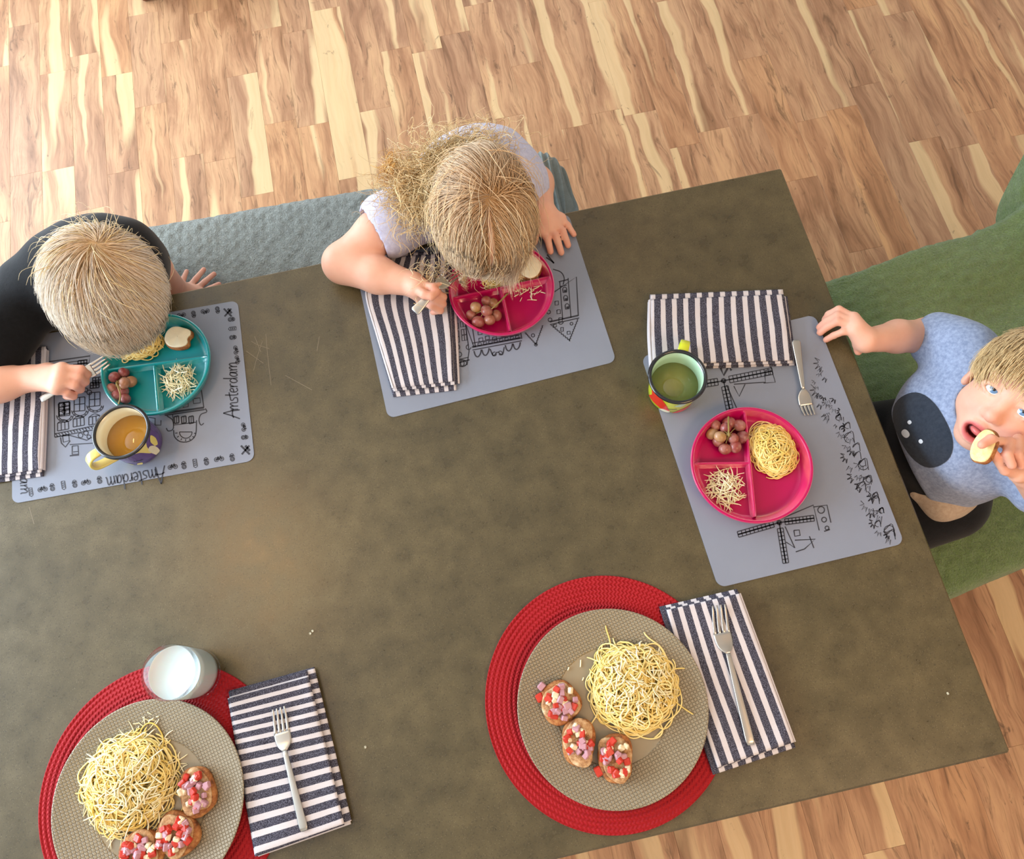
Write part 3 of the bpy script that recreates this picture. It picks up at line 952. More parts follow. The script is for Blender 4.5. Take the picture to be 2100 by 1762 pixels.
for (x, y) in ((118, 868), (150, 860), (182, 856)):
    k.grid([(x, y), (x + 22, y - 4), (x + 23, y + 12), (x, y + 16)], 3, 1, .0013); k.line([(x, y), (x + 11, y - 7), (x + 22, y - 4)], smooth=8)
k.poly([(128, 893), (141, 891), (142, 904), (130, 907)], w=.0014); k.line([(124, 897), (126, 909), (134, 917), (144, 904)], .0016)
k.line([(143, 893), (178, 903), (200, 890)], .0013); k.circ(165, 893, 5, n=8); k.circ(176, 888, 5, n=8); k.circ(182, 896, 4, n=8)
k.line([(143, 912), (190, 909)]); k.poly([(148, 915), (160, 914), (161, 931), (148, 932)], w=.0014); k.line([(143, 935), (162, 933)], .0018); k.line([(150, 927), (160, 926)])
for (x, y) in ((160, 740), (185, 785), (190, 775)): k.grid([(x, y), (x + 18, y - 2), (x + 18, y + 10), (x, y + 12)], 3, 2, .0016)
k.line([(100, 742), (185, 730), (182, 745), (150, 748)], .0018); k.line([(104, 748), (180, 738)]); k.circ(183, 805, 5, n=8); k.circ(176, 800, 4, n=8)
# right facade (upside down, rounded gable)
k.line([(305, 856), (318, 858), (318, 872), (330, 872), (330, 862)], .0014)
k.line([(336, 848), (418, 836)], .0026); k.line([(338, 852), (420, 840)], .0016)
k.line([(413, 800), (418, 836)], .0013)
k.line([(342, 853), (354, 862), (355, 880), (345, 884), (341, 878)], .0014, smooth=14); k.line([(421, 838), (424, 845), (412, 850), (408, 862), (412, 872), (418, 868)], .0014, smooth=14)
k.line([(356, 882), (358, 896), (370, 906), (388, 905), (401, 892), (403, 862)], .0014, smooth=16); k.circ(381, 886, 13, 0, 180, 10); k.line([(368, 886), (394, 886)])
for i in range(7): a_ = R_(10 + 27 * i); k.line([(381 + 17 * math.cos(a_), 886 + 15 * math.sin(a_)), (381 + 22 * math.cos(a_), 886 + 19 * math.sin(a_))])
for x in (357, 372, 387): k.grid([(x, 855), (x + 9, 853), (x + 10, 867), (x + 1, 869)], 1, 1, .0018); k.line([(x + 5, 854), (x + 5, 868)])
k.line([(354, 850), (356, 872), (402, 866)]); k.poly([(375, 826), (386, 824), (386, 834), (376, 836)]); k.poly([(396, 818), (410, 816), (411, 826), (397, 828)])
k.build(mat1)

# mat 2: upside-down canal houses
k = Ink(.0012)


def win(x, y, w, h, dy=-.12): k.poly([(x, y), (x + w, y + dy * w), (x + w * 1.04, y + h + dy * w), (x + w * .06, y + h)])


k.line([(1135, 600), (1182, 568), (1186, 648)], .0016); k.line([(1165, 570), (1171, 652)]); k.line([(1148, 578), (1154, 655)])
k.line([(1128, 660), (1186, 647)], .0022); k.line([(1128, 666), (1188, 652)], .0014)
for i in range(9):   # stepped gable, right
    t0, t1 = i / 9, (i + 1) / 9
    for (xa, ya), (xb, yb) in (((1130, 668), (1168, 700)), ((1186, 655), (1168, 700))):
        p, q = (xa + (xb - xa) * t0, ya + (yb - ya) * t0), (xa + (xb - xa) * t1, ya + (yb - ya) * t1)
        k.line([p, (q[0], p[1]), q], .0014)
for i in range(8):   # stepped gable, left one
    t0, t1 = i / 8, (i + 1) / 8
    for (xa, ya), (xb, yb) in (((1076, 683), (1099, 708)), ((1114, 668), (1099, 708))):
        p, q = (xa + (xb - xa) * t0, ya + (yb - ya) * t0), (xa + (xb - xa) * t1, ya + (yb - ya) * t1)
        k.line([p, (q[0], p[1]), q], .0014)
k.circ(1099, 707, 3, n=8); k.circ(1093, 688, 3.5, n=8)
for (x, y) in ((1158, 593), (1160, 610), (1163, 627)):
    k.circ(x, y, 4, 180, 360, 8); k.line([(x - 4, y), (x - 3, y + 7), (x + 4, y + 6), (x + 4, y)], .0016); k.circ(x + 1, y + 4, 1.5, n=6, w=.002)
for (x, y) in ((1138, 618), (1142, 636), (1146, 652)): win(x, y, 7, 8)
for (x, y) in ((1125, 640), (1128, 656)): k.circ(x, y, 4, n=8)
k.circ(1150, 660, 5, 0, 180, 8); k.circ(1172, 664, 3, n=8); win(1163, 680, 6, 6); win(1135, 666, 6, 5); win(1150, 672, 5, 8)
k.line([(1134, 552), (1150, 558), (1157, 570), (1155, 584)], smooth=12, w=.0014); k.line([(1146, 578), (1166, 573)], .0016); k.line([(1148, 588), (1162, 585)])
# middle house with cornice
k.line([(968, 668), (975, 712)], .0014); k.line([(968, 712), (1068, 693)], .0026); k.line([(969, 718), (1070, 699)], .0014); k.line([(968, 704), (1066, 686)], .0014)
k.line([(1064, 660), (1070, 695)], .0014)
for (x, y) in ((980, 680), (995, 690), (1010, 692), (982, 694), (997, 678), (1012, 680), (1028, 684), (1044, 680)): win(x, y, 8, 7)
for i in range(8): win(980 + i * 11, 704 - i * 2.1, 7, 5)
for x0 in (972, 988, 1036, 1052): y0 = 720 - (x0 - 972) * .19; k.line([(x0, y0), (x0 + 3, y0 + 9), (x0 + 8, y0 + 12), (x0 + 13, y0 + 6), (x0 + 15, y0 - 3)], .0018, smooth=12)
k.circ(1014, 726, 4, 0, 300, 10); k.circ(1026, 724, 4, 200, 500, 10); k.line([(1005, 716), (1012, 730), (1020, 722), (1030, 728), (1034, 712)], .0016, smooth=14)
# left house
k.line([(928, 640), (940, 752), (958, 748), (962, 720), (955, 668)], .0014); k.line([(955, 665), (972, 712)])
for (x, y) in ((930, 664), (944, 660), (931, 680), (946, 676), (932, 692), (947, 688)): win(x, y, 10, 11); k.line([(x + 5, y), (x + 6, y + 10)])
k.circ(938, 712, 5, n=10); k.circ(942, 727, 5, n=10); k.circ(961, 712, 5, 0, 270, 10)
k.circ(948, 745, 9, n=14, asp=.8); k.line([(933, 746), (963, 738)], .0018); k.line([(938, 738), (960, 733)]); k.circ(948, 745, 4, n=8, asp=1.6)
k.line([(1120, 528), (1132, 536), (1136, 540), (1128, 530), (1122, 522)], .002, smooth=10)
k.build(mat2)

# mat 3: two windmills and a leafy border
k = Ink(.0013)


def mill(cx, cy, arms, w):
    for (dx, dy, L) in arms:
        n = math.hypot(dx, dy); dx, dy = dx / n, dy / n; px_, py_ = -dy, dx; a0 = 12
        p = lambda u, v: (cx + dx * u + px_ * v, cy + dy * u + py_ * v)
        k.grid([p(a0, -w), p(L, -w), p(L, w), p(a0, w)], max(4, int(L / 9)), 2, .0011); k.line([p(0, 0), p(L, 0)], .0016)
    k.circ(cx, cy, 4, n=8, w=.0022)


mill(1598, 1072, ((-90, 26, 88), (70, -9, 72), (14, 86, 84)), 6)
k.line([(1602, 1064), (1668, 1036), (1680, 1088)], .0013); k.line([(1610, 1080), (1630, 1124), (1612, 1112)], .0013); k.line([(1630, 1108), (1672, 1106), (1650, 1126), (1632, 1132)], .0013); k.line([(1660, 1100), (1669, 1124)], .0013)
k.poly([(1628, 1088), (1639, 1087), (1641, 1098), (1630, 1100)], w=.0014); k.line([(1668, 1040), (1696, 1036), (1704, 1072)], .0013)
k.circ(1684, 1046, 7, n=10); k.circ(1690, 1066, 5, n=10); k.circ(1696, 1083, 4, n=8); k.line([(1690, 1090), (1702, 1086)], .0014)
mill(1484, 781, ((-60, 10, 48), (105, -21, 102), (14, 66, 66)), 7)
k.line([(1490, 790), (1512, 840)], .0013); k.line([(1505, 792), (1516, 813), (1528, 788)], .0013); k.line([(1505, 788), (1570, 784), (1568, 768)], .0013); k.line([(1478, 755), (1484, 770), (1494, 752), (1500, 760)], .003)
k.line([(1580, 750), (1590, 784), (1566, 786)], .0011); k.poly([(1570, 760), (1579, 758), (1580, 768), (1571, 770)], w=.0012)
g = random.Random(5)
for i in range(46):
    t = i / 45; x = 1640 + (1828 - 1640) * t + g.uniform(-24, 14); y = 690 + (1100 - 690) * t + g.uniform(-14, 14)
    if i < 12: x = 1690 + g.uniform(-26, 14) + t * 40; y = 745 + i * 9
    x = min(x, 1670 + (y - 646) * 184 / 469 - 24); s = g.uniform(7, 15); a_ = g.uniform(-.4, .9) + .9; pts = []
    for j in range(g.randint(5, 9)):
        r = s * (1.2 if j % 2 else .45); b_ = a_ + j * .33; pts.append((x + r * math.cos(b_), y + r * math.sin(b_) * 1.1))
    k.line(pts, .0010 if i > 11 else .0007, smooth=24 if i % 3 == 0 else 0)
for i in range(18):
    x, y = 1725 + g.uniform(-20, 30) + i * 6, 860 + i * 14 + g.uniform(-12, 12); r = g.uniform(5, 11); x = min(x, 1670 + (y - 646) * 184 / 469 - 20)
    k.circ(x, y, r, g.uniform(0, 180), g.uniform(240, 400), 10, w=.0009)
    k.line([(x - r, y), (x + r * .5, y - r * 1.3), (x + r, y + r)], .0009, smooth=8)
k.build(mat3)

# ------------------------------------------------------------------ red braided round mats
ZR = TZ + .0052


def round_mat(cx, cy, R, label):
    c = at(cx, cy, TZ); root = None
    rings, sub, seg = 25, 6, 420
    rr = np.linspace(.004, R, rings * sub + 1); a = np.arange(seg) / seg * 2 * np.pi
    Rg, Ag = np.meshgrid(rr, a, indexing='ij')
    sp = Rg / R * rings - Ag / (2 * np.pi)            # the cord winds outwards as one spiral
    ph = sp - np.floor(sp)
    side = np.where(ph < .5, 1, -1)
    z = .0026 + .0024 * np.sqrt(np.clip(1 - (2 * ph - 1) ** 2, 0, 1)) 
    V = np.stack([c[0] + Rg * np.cos(Ag), c[1] + Rg * np.sin(Ag), TZ + z], -1)
    edge = V[-1:].copy(); edge[..., 2] = TZ + .0003
    V = np.concatenate([V, edge]).reshape(-1, 3); nr = rings * sub + 2
    i, j = np.meshgrid(np.arange(nr - 1), np.arange(seg), indexing='ij'); j2 = (j + 1) % seg
    Fc = np.stack([i * seg + j, (i + 1) * seg + j, (i + 1) * seg + j2, i * seg + j2], -1).reshape(-1, 4)
    root = mesh('round_placemat', V, Fc, M['braid'], base=(c[0], c[1], TZ))
    return tag(root, label, 'placemat')


round_mat(1245.5, 1434, .1800, 'round red braided placemat under the right-hand dinner plate')
round_mat(337, 1624, .1800, 'round red braided placemat under the left dinner plate and milk glass')

# ------------------------------------------------------------------ dinner plates
def dinner_plate(cx, cy, R, label):
    c = at(cx, cy, ZR + .017); c[2] = ZR
    prof = [(.001, .0052), (R * .3, .0052), (R * .575, .0054), (R * .592, .0062), (R * .7, .0084), (R * .85, .0125), (R * .97, .0168), (R * .99, .0176), (R, .0174), (R * 1.002, .0166), (R * .985, .0148), (R * .85, .0098), (R * .62, .0032), (R * .58, .0004), (.001, .0004)]
    P = [(.001, .0052)]
    for (a, b) in zip(prof[:-1], prof[1:]):
        n = max(1, int(abs(b[0] - a[0]) / .006))
        P += [(a[0] + (b[0] - a[0]) * t / n, a[1] + (b[1] - a[1]) * t / n) for t in range(1, n + 1)]
    V, Fc = lathe(P, (c[0], c[1], ZR), 128)
    o = mesh('dinner_plate', V, Fc, M['plate'], base=(c[0], c[1], ZR)); tag(o, label, 'plate')
    return c, R


PA, RA = dinner_plate(1256, 1448, .1372, 'large embossed beige dinner plate on the right round mat')
PB, RB = dinner_plate(303, 1643, .1372, 'large embossed beige dinner plate behind the milk glass')


def plate_z(P, c, R):
    r = math.hypot(P[0] - c[0], P[1] - c[1]) / R
    return ZR + float(np.interp(r, [0, .575, .592, .7, .85, .97], [.0052, .0054, .0062, .0084, .0125, .0168]))


# ------------------------------------------------------------------ children's divided plates
def kid_plate(cx, cy, Rpx, m, label, vdir, hdir):
    """rim centre/radius in the photo, vdir/hdir: pixel ends of the two dividers"""
    zr = ZM + .026; c = at(cx, cy, zr); R = Rpx / scale_at(c)
    root = thing('divided_plate', (c[0], c[1], ZM), label, 'plate')
    p = [(.001, .0032), (R * .80, .0032), (R * .865, .006), (R * .90, .012), (R * .945, .0235), (R * .955, .0258), (R * .985, .0265), (R, .0255), (R * 1.003, .0225), (R * .985, .0215), (R * .95, .011), (R * .915, .003), (R * .86, .0004), (.001, .0004)]
    mesh('dish', *lathe(p, (c[0], c[1], ZM), 96), m, root)
    for pts in (vdir, hdir):
        a, b = [at(x, y, ZM + .018) for x, y in pts]
        d = b - a; d[2] = 0; L = np.linalg.norm(d); d /= L; n = np.array([-d[1], d[0], 0]); mid = (a + b) / 2
        b_ = MB(); prof = [(-.0042, .0025), (-.0024, .012), (-.0018, .0185), (0, .0195), (.0018, .0185), (.0024, .012), (.0042, .0025)]
        Ps = np.linspace(-L / 2, L / 2, 14); V = []
        for s in Ps:
            for (u, z) in prof: V.append(np.array([mid[0], mid[1], ZM]) + d * s + n * u + np.array([0, 0, z]))
        k_ = len(prof); Fc = [(i * k_ + j, i * k_ + j + 1, (i + 1) * k_ + j + 1, (i + 1) * k_ + j) for i in range(len(Ps) - 1) for j in range(k_ - 1)]
        Fc += [tuple(range(k_)), tuple(range((len(Ps) - 1) * k_ + k_ - 1, (len(Ps) - 1) * k_ - 1, -1))]
        mesh('divider', V, Fc, m, root)
    return c, R


K3, RK3 = kid_plate(1542, 951, 124, M['pink'], 'bright pink divided plate on the windmill placemat', ((1527, 842), (1549, 1060)), ((1424, 951), (1537, 949)))
K1, RK1 = kid_plate(318, 745, 113, M['teal'], 'teal divided plate in front of the boy in black', ((211, 760), (425, 731)), ((316, 750), (324, 845)))
K2, RK2 = kid_plate(1028, 588, 109, M['pink'], "crimson pink divided plate under the girl's hair", ((925, 612), (1131, 567)), ((1027, 590), (1046, 680)))
ZK = ZM + .0033

# ------------------------------------------------------------------ napkins
def napkin(left, right, label, stripe_dir, periods, layers=4, h=.0026, base=TZ, fold='left', seed=0, jit=.006, u0=0.):
    """left/right: pixel polylines (top -> bottom) of the two long sides of the upper layer"""
    g = np.random.default_rng(seed); z_top = base + layers * h
    nu, nv = 40, 56
    Lp = spline([at(x, y, z_top) for x, y in left], nv); Rp = spline([at(x, y, z_top) for x, y in right], nv)
    cen = (Lp.mean(0) + Rp.mean(0)) / 2
    ux = (Rp - Lp).mean(0); ux[2] = 0; W = np.linalg.norm(ux); ux /= W; uy = np.array([ux[1], -ux[0], 0]); H = np.linalg.norm(Lp[-1] - Lp[0])
    V = []; Fc = []; UV = []; n0 = 0
    for l in range(layers):
        top = l == layers - 1
        a = np.linspace(0, 1, nu)[:, None, None]
        Pt = Lp[None] * (1 - a) + Rp[None] * a
        Pt = Pt.copy()
        if not top:
            sh = g.uniform(-jit * .2, jit, 4); b = np.linspace(0, 1, nv)[None, :]
            ex = (0 if fold == 'left' else -sh[0]) * (1 - a[..., 0]) + (sh[1] if fold != 'right' else 0) * a[..., 0]
            ey = (sh[2] * b - (sh[3] if fold != 'top' else 0) * (1 - b))
            Pt = Pt + ux * ex[..., None] + uy * ey[..., None]
        zc = base + (l + .5) * h
        wv = (.0012 + .0012 * top) * wob(Pt[..., :2], seed + 3, 55, 6) + .0006 * wob(Pt[..., :2], seed + 9, 150, 6)
        lift = np.clip(wv, -.0006, None) * (l + 1) / layers
        zt = zc + h * .46 + lift; zb = zc - h * .46 + (lift if l else 0 * lift)
        ea = np.minimum(np.linspace(0, 1, nu)[:, None], np.linspace(1, 0, nu)[:, None]); eb = np.minimum(np.linspace(0, 1, nv)[None], np.linspace(1, 0, nv)[None])
        rnd_ = np.clip(np.minimum(ea * W, eb * H) / .0022, 0, 1); zt = zc + (zt - zc) * (.35 + .65 * np.sqrt(rnd_)); zb = zc + (zb - zc) * (.35 + .65 * np.sqrt(rnd_))
        Vt = np.concatenate([Pt[..., :2], zt[..., None]], -1).reshape(-1, 3); Vb = np.concatenate([Pt[..., :2], zb[..., None]], -1).reshape(-1, 3)
        gf = grid_faces(nu, nv); N = nu * nv
        per = [i * nv for i in range(nu)] + [(nu - 1) * nv + j for j in range(1, nv)] + [i * nv + nv - 1 for i in range(nu - 2, -1, -1)] + [j for j in range(nv - 2, 0, -1)]
        per = np.array(per); nx = np.roll(per, -1)
        Fc += [gf[:, ::-1] + n0, gf + n0 + N, np.stack([per, nx, nx + N, per + N], 1) + n0]
        A2, B2 = np.meshgrid(np.linspace(0, 1, nu), np.linspace(0, 1, nv), indexing='ij')
        off = u0 if top else g.uniform(0, 1)
        U = (A2 if stripe_dir == 'x' else B2) * periods + off
        if top: U = U + .10 * wob(Pt[..., :2], seed + 5, 28, 4)
        uv = np.stack([U, (B2 if stripe_dir == 'x' else A2)], -1).reshape(-1, 2)
        UV += [uv, uv]; V += [Vt, Vb]; n0 += 2 * N
    # the folded side: rounded lips joining the layers in pairs
    if fold in ('left', 'right', 'top'):
        for l in range(0, layers - 1, 2):
            zc = base + (l + 1) * h; rad = h * .98; al = np.linspace(-np.pi / 2, np.pi / 2, 9)
            if fold == 'top': E = Lp[:1] * (1 - np.linspace(0, 1, nu)[:, None]) + Rp[:1] * np.linspace(0, 1, nu)[:, None]; o = -uy
            else: E = Lp if fold == 'left' else Rp; o = -ux if fold == 'left' else ux
            P = E[:, None, :] + o * (np.cos(al) * rad)[None, :, None]; P = P.copy(); P[..., 2] = zc + rad * np.sin(al)[None]
            n = len(E); V.append(P.reshape(-1, 3)); gf = grid_faces(n, 9) + n0; Fc.append(gf if fold == 'right' else gf[:, ::-1])
            b = np.linspace(0, 1, n)[:, None] * np.ones((1, 9)); edge_u = {'left': 0, 'right': 1, 'top': 0}[fold]
            if fold == 'top': U = (b if stripe_dir == 'x' else 0 * b) * periods
            else: U = (edge_u + 0 * b if stripe_dir == 'x' else b) * periods
            UV.append(np.stack([U + u0, b], -1).reshape(-1, 2)); n0 += n * 9
    o = mesh('folded_napkin', np.concatenate(V), np.concatenate(Fc), M['stripe'], base=(cen[0], cen[1], base), uv=np.concatenate(UV))
    tag(o, label, 'napkin'); return z_top


napkin([(-70, 728), (-78, 860), (-80, 985)], [(90, 715), (87, 840), (82, 962)], 'striped napkin under the arm of the boy in black', 'x', 7.6, 4, .0032, ZM, 'right', 3, .012, .55)
napkin([(786, 528), (764, 570), (752, 604), (775, 690), (807, 796)], [(915, 518), (921, 600), (927, 700), (931, 781)], "striped napkin under the girl's forearm", 'x', 6.6, 4, .0034, ZM, 'left', 4, .012, .0)
napkin([(1334, 614), (1333, 680), (1337, 748)], [(1608, 603), (1617, 670), (1626, 738)], 'striped napkin folded across the windmill placemat behind the green mug', 'x', 11.5, 4, .0036, ZM, 'left', 5, .012, .1)
ZN4 = napkin([(468, 1432), (490, 1560), (524, 1757)], [(632, 1386), (665, 1520), (706, 1692)], 'striped napkin with crosswise stripes under a fork, beside the left dinner plate', 'y', 13.2, 5, .0032, TZ + .0005, 'left', 6, .011, .3)
ZN5 = napkin([(1367, 1251), (1418, 1413), (1472, 1575)], [(1517, 1217), (1574, 1370), (1630, 1522)], 'striped napkin with lengthwise stripes under a fork, beside the right dinner plate', 'x', 6.2, 4, .0024, ZR + .0004, 'right', 7, .010, .08)

# ------------------------------------------------------------------ forks
def plate_strip(P, w, th, side):
    """flat bar along P: half widths w, thickness th, width direction side"""
    P = np.asarray(P, float); n = len(P); w = np.broadcast_to(np.asarray(w, float), (n,)); th = np.broadcast_to(np.asarray(th, float), (n,))
    T = np.gradient(P, axis=0); T /= np.linalg.norm(T, axis=1, keepdims=True); S = side - T * (T @ side)[:, None]; S /= np.linalg.norm(S, axis=1, keepdims=True); Nn = np.cross(S, T)
    prof = [(-1, -.3), (-.8, -.5), (.8, -.5), (1, -.3), (1, .3), (.8, .5), (-.8, .5), (-1, .3)]
    V = np.stack([P + S * (w * a)[:, None] + Nn * (th * b)[:, None] for a, b in prof], 1).reshape(-1, 3); k_ = 8
    Fc = [(i * k_ + j, i * k_ + (j + 1) % k_, (i + 1) * k_ + (j + 1) % k_, (i + 1) * k_ + j) for i in range(n - 1) for j in range(k_)]
    Fc += [tuple(range(k_ - 1, -1, -1)), tuple(range((n - 1) * k_, n * k_))]
    return V, Fc


def fork(A, B, C, D, hw, label, w_end=.0085, w_neck=.003, bulge=.006, tilt=None):
    """A handle end, B neck, C where the tines start, D tine tips (world); hw half width of the head"""
    A, B, C, D = [np.asarray(p, float) for p in (A, B, C, D)]
    root = thing('fork', (A + D) / 2 * [1, 1, 0] + [0, 0, min(A[2], D[2]) - .001], label, 'fork')
    d = D - A; d /= np.linalg.norm(d); up = np.array([0, 0, 1.]) if tilt is None else np.asarray(tilt, float); side = np.cross(d, up); side /= np.linalg.norm(side)
    H = spline([A, (A * .55 + B * .45), B], 22); t = np.linspace(0, 1, 22)
    w = w_neck + (w_end - w_neck) * (1 - t) ** .8; w[0] = w_end * .72; w[1] = w_end * .95
    mesh('handle', *plate_strip(H, w, .0026 + .001 * t, side), M['steel'], root)
    G = spline([B, B * .6 + C * .4 - up * bulge * .5, C - up * bulge * .35], 12); t = np.linspace(0, 1, 12)
    mesh('head', *plate_strip(G, w_neck + (hw - w_neck) * (1 - (1 - np.clip(t * 1.25, 0, 1)) ** 2), .0032 - .0010 * t, side), M['steel'], root)
    for i in range(4):
        o = side * hw * (-.78 + .52 * i)
        P = spline([C - up * bulge * .35 + o - (D - C) * .06, (C + D) / 2 + o * .98 - up * bulge * .4, D + o * .9], 9)
        mesh('tine', *plate_strip(P, np.linspace(hw * .17, hw * .09, 9), np.linspace(.0022, .0013, 9), side), M['steel'], root)
    return root


zf = ZN4 + .0025
fork(at(624, 1704, zf), at(584, 1540, zf + .002), at(577, 1502, zf + .001), at(571, 1452, zf + .004), .0120, 'steel fork lying on the crosswise-striped napkin', .0062, .0032)
zf = ZN5 + .0022
fork(at(1540, 1528, zf), at(1493, 1340, zf + .002), at(1481, 1298, zf + .001), at(1474, 1241, zf + .004), .0130, 'steel fork lying on the lengthwise-striped napkin', .0064, .0034)
zf = ZM + .003
fork(at(1632, 698, zf + .012), at(1647, 798, zf + .004), at(1654, 831, zf), at(1661, 851, zf + .002), .0112, "small steel child's fork beside the striped napkin on the windmill placemat", .0072, .0028, .004)

# ------------------------------------------------------------------ milk glass and mugs
gx = at(403, 1382, ZR + .002)
g_ = thing('glass_of_milk', (gx[0], gx[1], ZR), 'short clear glass of milk on the left red mat', 'glass')
Hg, Rg = .0965, .0385
p = [(.001, .0008), (Rg * .9, .0008), (Rg * .955, .003), (Rg * .965, .02), (Rg * .99, .06), (Rg, Hg - .001), (Rg * .985, Hg), (Rg * .965, Hg - .001), (Rg * .955, .06), (Rg * .925, .02), (Rg * .90, .009), (Rg * .8, .0075), (.001, .0075)]
mesh('tumbler', *lathe(p, (gx[0], gx[1], ZR), 72), M['glass'], g_)
hm = .076
p = [(.001, .0077), (Rg * .8, .0077), (Rg * .905, .0095), (Rg * .932, .02), (Rg * .9585, .06), (Rg * .9615, hm + .0012), (Rg * .945, hm), (.001, hm)]
mesh('milk', *lathe(p, (gx[0], gx[1], ZR), 72), M['milk'], g_)


def mug(cx, cy, Rtop, Rbot, Hm, base, label, m_out, m_in, m_drink, fill, hpx, m_handle, patches, rpx=None):
    ct = at(cx, cy, base + Hm); c = np.array([ct[0], ct[1], base])
    root = thing('enamel_mug', c, label, 'mug')
    prof = [(.001, .001), (Rbot * .93, .001), (Rbot, .004), (Rbot * 1.03 + 0, Hm * .3), (Rbot * .35 + Rtop * .65, Hm * .75), (Rtop * .985, Hm - .003), (Rtop * .965, Hm - .003), (Rtop * .9, Hm * .72), (Rbot * .97, Hm * .3), (Rbot * .92, .006), (.001, .006)]
    V, Fc = lathe(prof[:6], c, 72); mesh('body', V, Fc, m_out, root)
    V, Fc = lathe(prof[5:], c, 72); mesh('inside', V, Fc, m_in, root)
    a = np.linspace(0, 2 * np.pi, 73); ring = np.stack([c[0] + Rtop * np.cos(a), c[1] + Rtop * np.sin(a), np.full(73, base + Hm - .001)], 1)
    V, Fc = tube(ring, .0031, 10, False); mesh('rim', V, Fc, M['blackrim'], root)
    zl = Hm * fill; rl = float(np.interp(zl, [.006, Hm * .3, Hm * .72, Hm], [Rbot * .92, Rbot * .97, Rtop * .9, Rtop * .96])) - .0003
    mesh('drink', *lathe([(.0005, zl), (rl, zl), (rl, zl - .002), (.0005, zl - .002)], c, 64), m_drink, root)
    hp = at(*hpx, base + Hm * .6); d = hp - c; d[2] = 0; d /= np.linalg.norm(d); r0 = Rtop * .985 + .002
    hpth = spline([c + d * (r0 - .003) + [0, 0, Hm * .86], c + d * (r0 + .016) + [0, 0, Hm * .88], c + d * (r0 + .027) + [0, 0, Hm * .68], c + d * (r0 + .024) + [0, 0, Hm * .40], c + d * (Rbot + .002) + [0, 0, Hm * .22]], 26)
    side = np.cross(d, [0, 0, 1.])
    mesh('handle', *plate_strip(hpth, .0075, .005, side), m_handle, root)

    def rad(z): return float(np.interp(z, [0, Hm * .3, Hm * .75, Hm], [Rbot, Rbot * 1.03, Rbot * .35 + Rtop * .65, Rtop * .985]))
    for (mm, a0, pts) in patches:   # printed shapes wrapped on the body: (angle offset, height) outlines about a0
        n = 22; cxy = np.array(pts, float); cm = cxy.mean(0); V = []; Fc = []
        q = spline(np.vstack([cxy, cxy[:1]]), n * 2)[:-1]
        rings = 5
        for i in range(rings + 1):
            for (aa, zz) in cm + (q - cm) * (i / rings + 1e-3):
                r = rad(zz * Hm) + .0004; th = R_(a0 + aa); V.append((c[0] + r * math.cos(th), c[1] + r * math.sin(th), base + zz * Hm))
        n_ = len(q); Fc = [(i * n_ + j, i * n_ + (j + 1) % n_, (i + 1) * n_ + (j + 1) % n_, (i + 1) * n_ + j) for i in range(rings) for j in range(n_)]
        mesh('printed_patch', V, Fc, M[mm], root)
    return c


mug(1390, 772, .0440, .0385, .066, ZM, 'green and red enamel mug with a black rim, beside the striped napkin', M['lime'], M['mint'], M['water'], .5, (1402, 712), M['lime'],
    [('red', 212, [(-32, .12), (-20, .5), (-24, .9), (0, .95), (16, .7), (30, .35), (34, .1), (0, .2)]), ('red', 272, [(-18, .05), (0, .25), (24, .3), (36, .12), (10, .04)]), ('cream', 236, [(-14, .06), (-4, .2), (12, .16), (8, .05)]),
     ('mint', 262, [(-10, .62), (6, .55), (14, .75), (0, .8)]), ('blackrim', 250, [(-10, .3), (10, .34), (10, .38), (-10, .33)])])
mug(248, 885, .0435, .0375, .066, ZM, 'purple and yellow enamel mug with a black rim, in front of the teal plate', M['purple'], M['cream'], M['juice'], .55, (205, 940), M['yellow'],
    [('yellow', -62, [(-22, .98), (0, .8), (14, .35), (20, .7), (26, .98)]), ('cream', -38, [(-8, .1), (-10, .5), (0, .62), (8, .4), (6, .08)]), ('yellow', -22, [(-8, .4), (-6, .7), (6, .8), (9, .5), (0, .3)]), ('yellow', -92, [(-6, .1), (0, .22), (10, .2), (6, .08)]), ('yellow', -130, [(-14, .1), (0, .2), (24, .1), (8, .03)]), ('blackrim', -84, [(-8, .42), (10, .36), (10, .32), (-8, .37)])])
# ------------------------------------------------------------------ food
def lerp(a, b, t): return np.asarray(a) * (1 - t) + np.asarray(b) * t


def lin(*c): return np.array(srgb(*c)[:3])


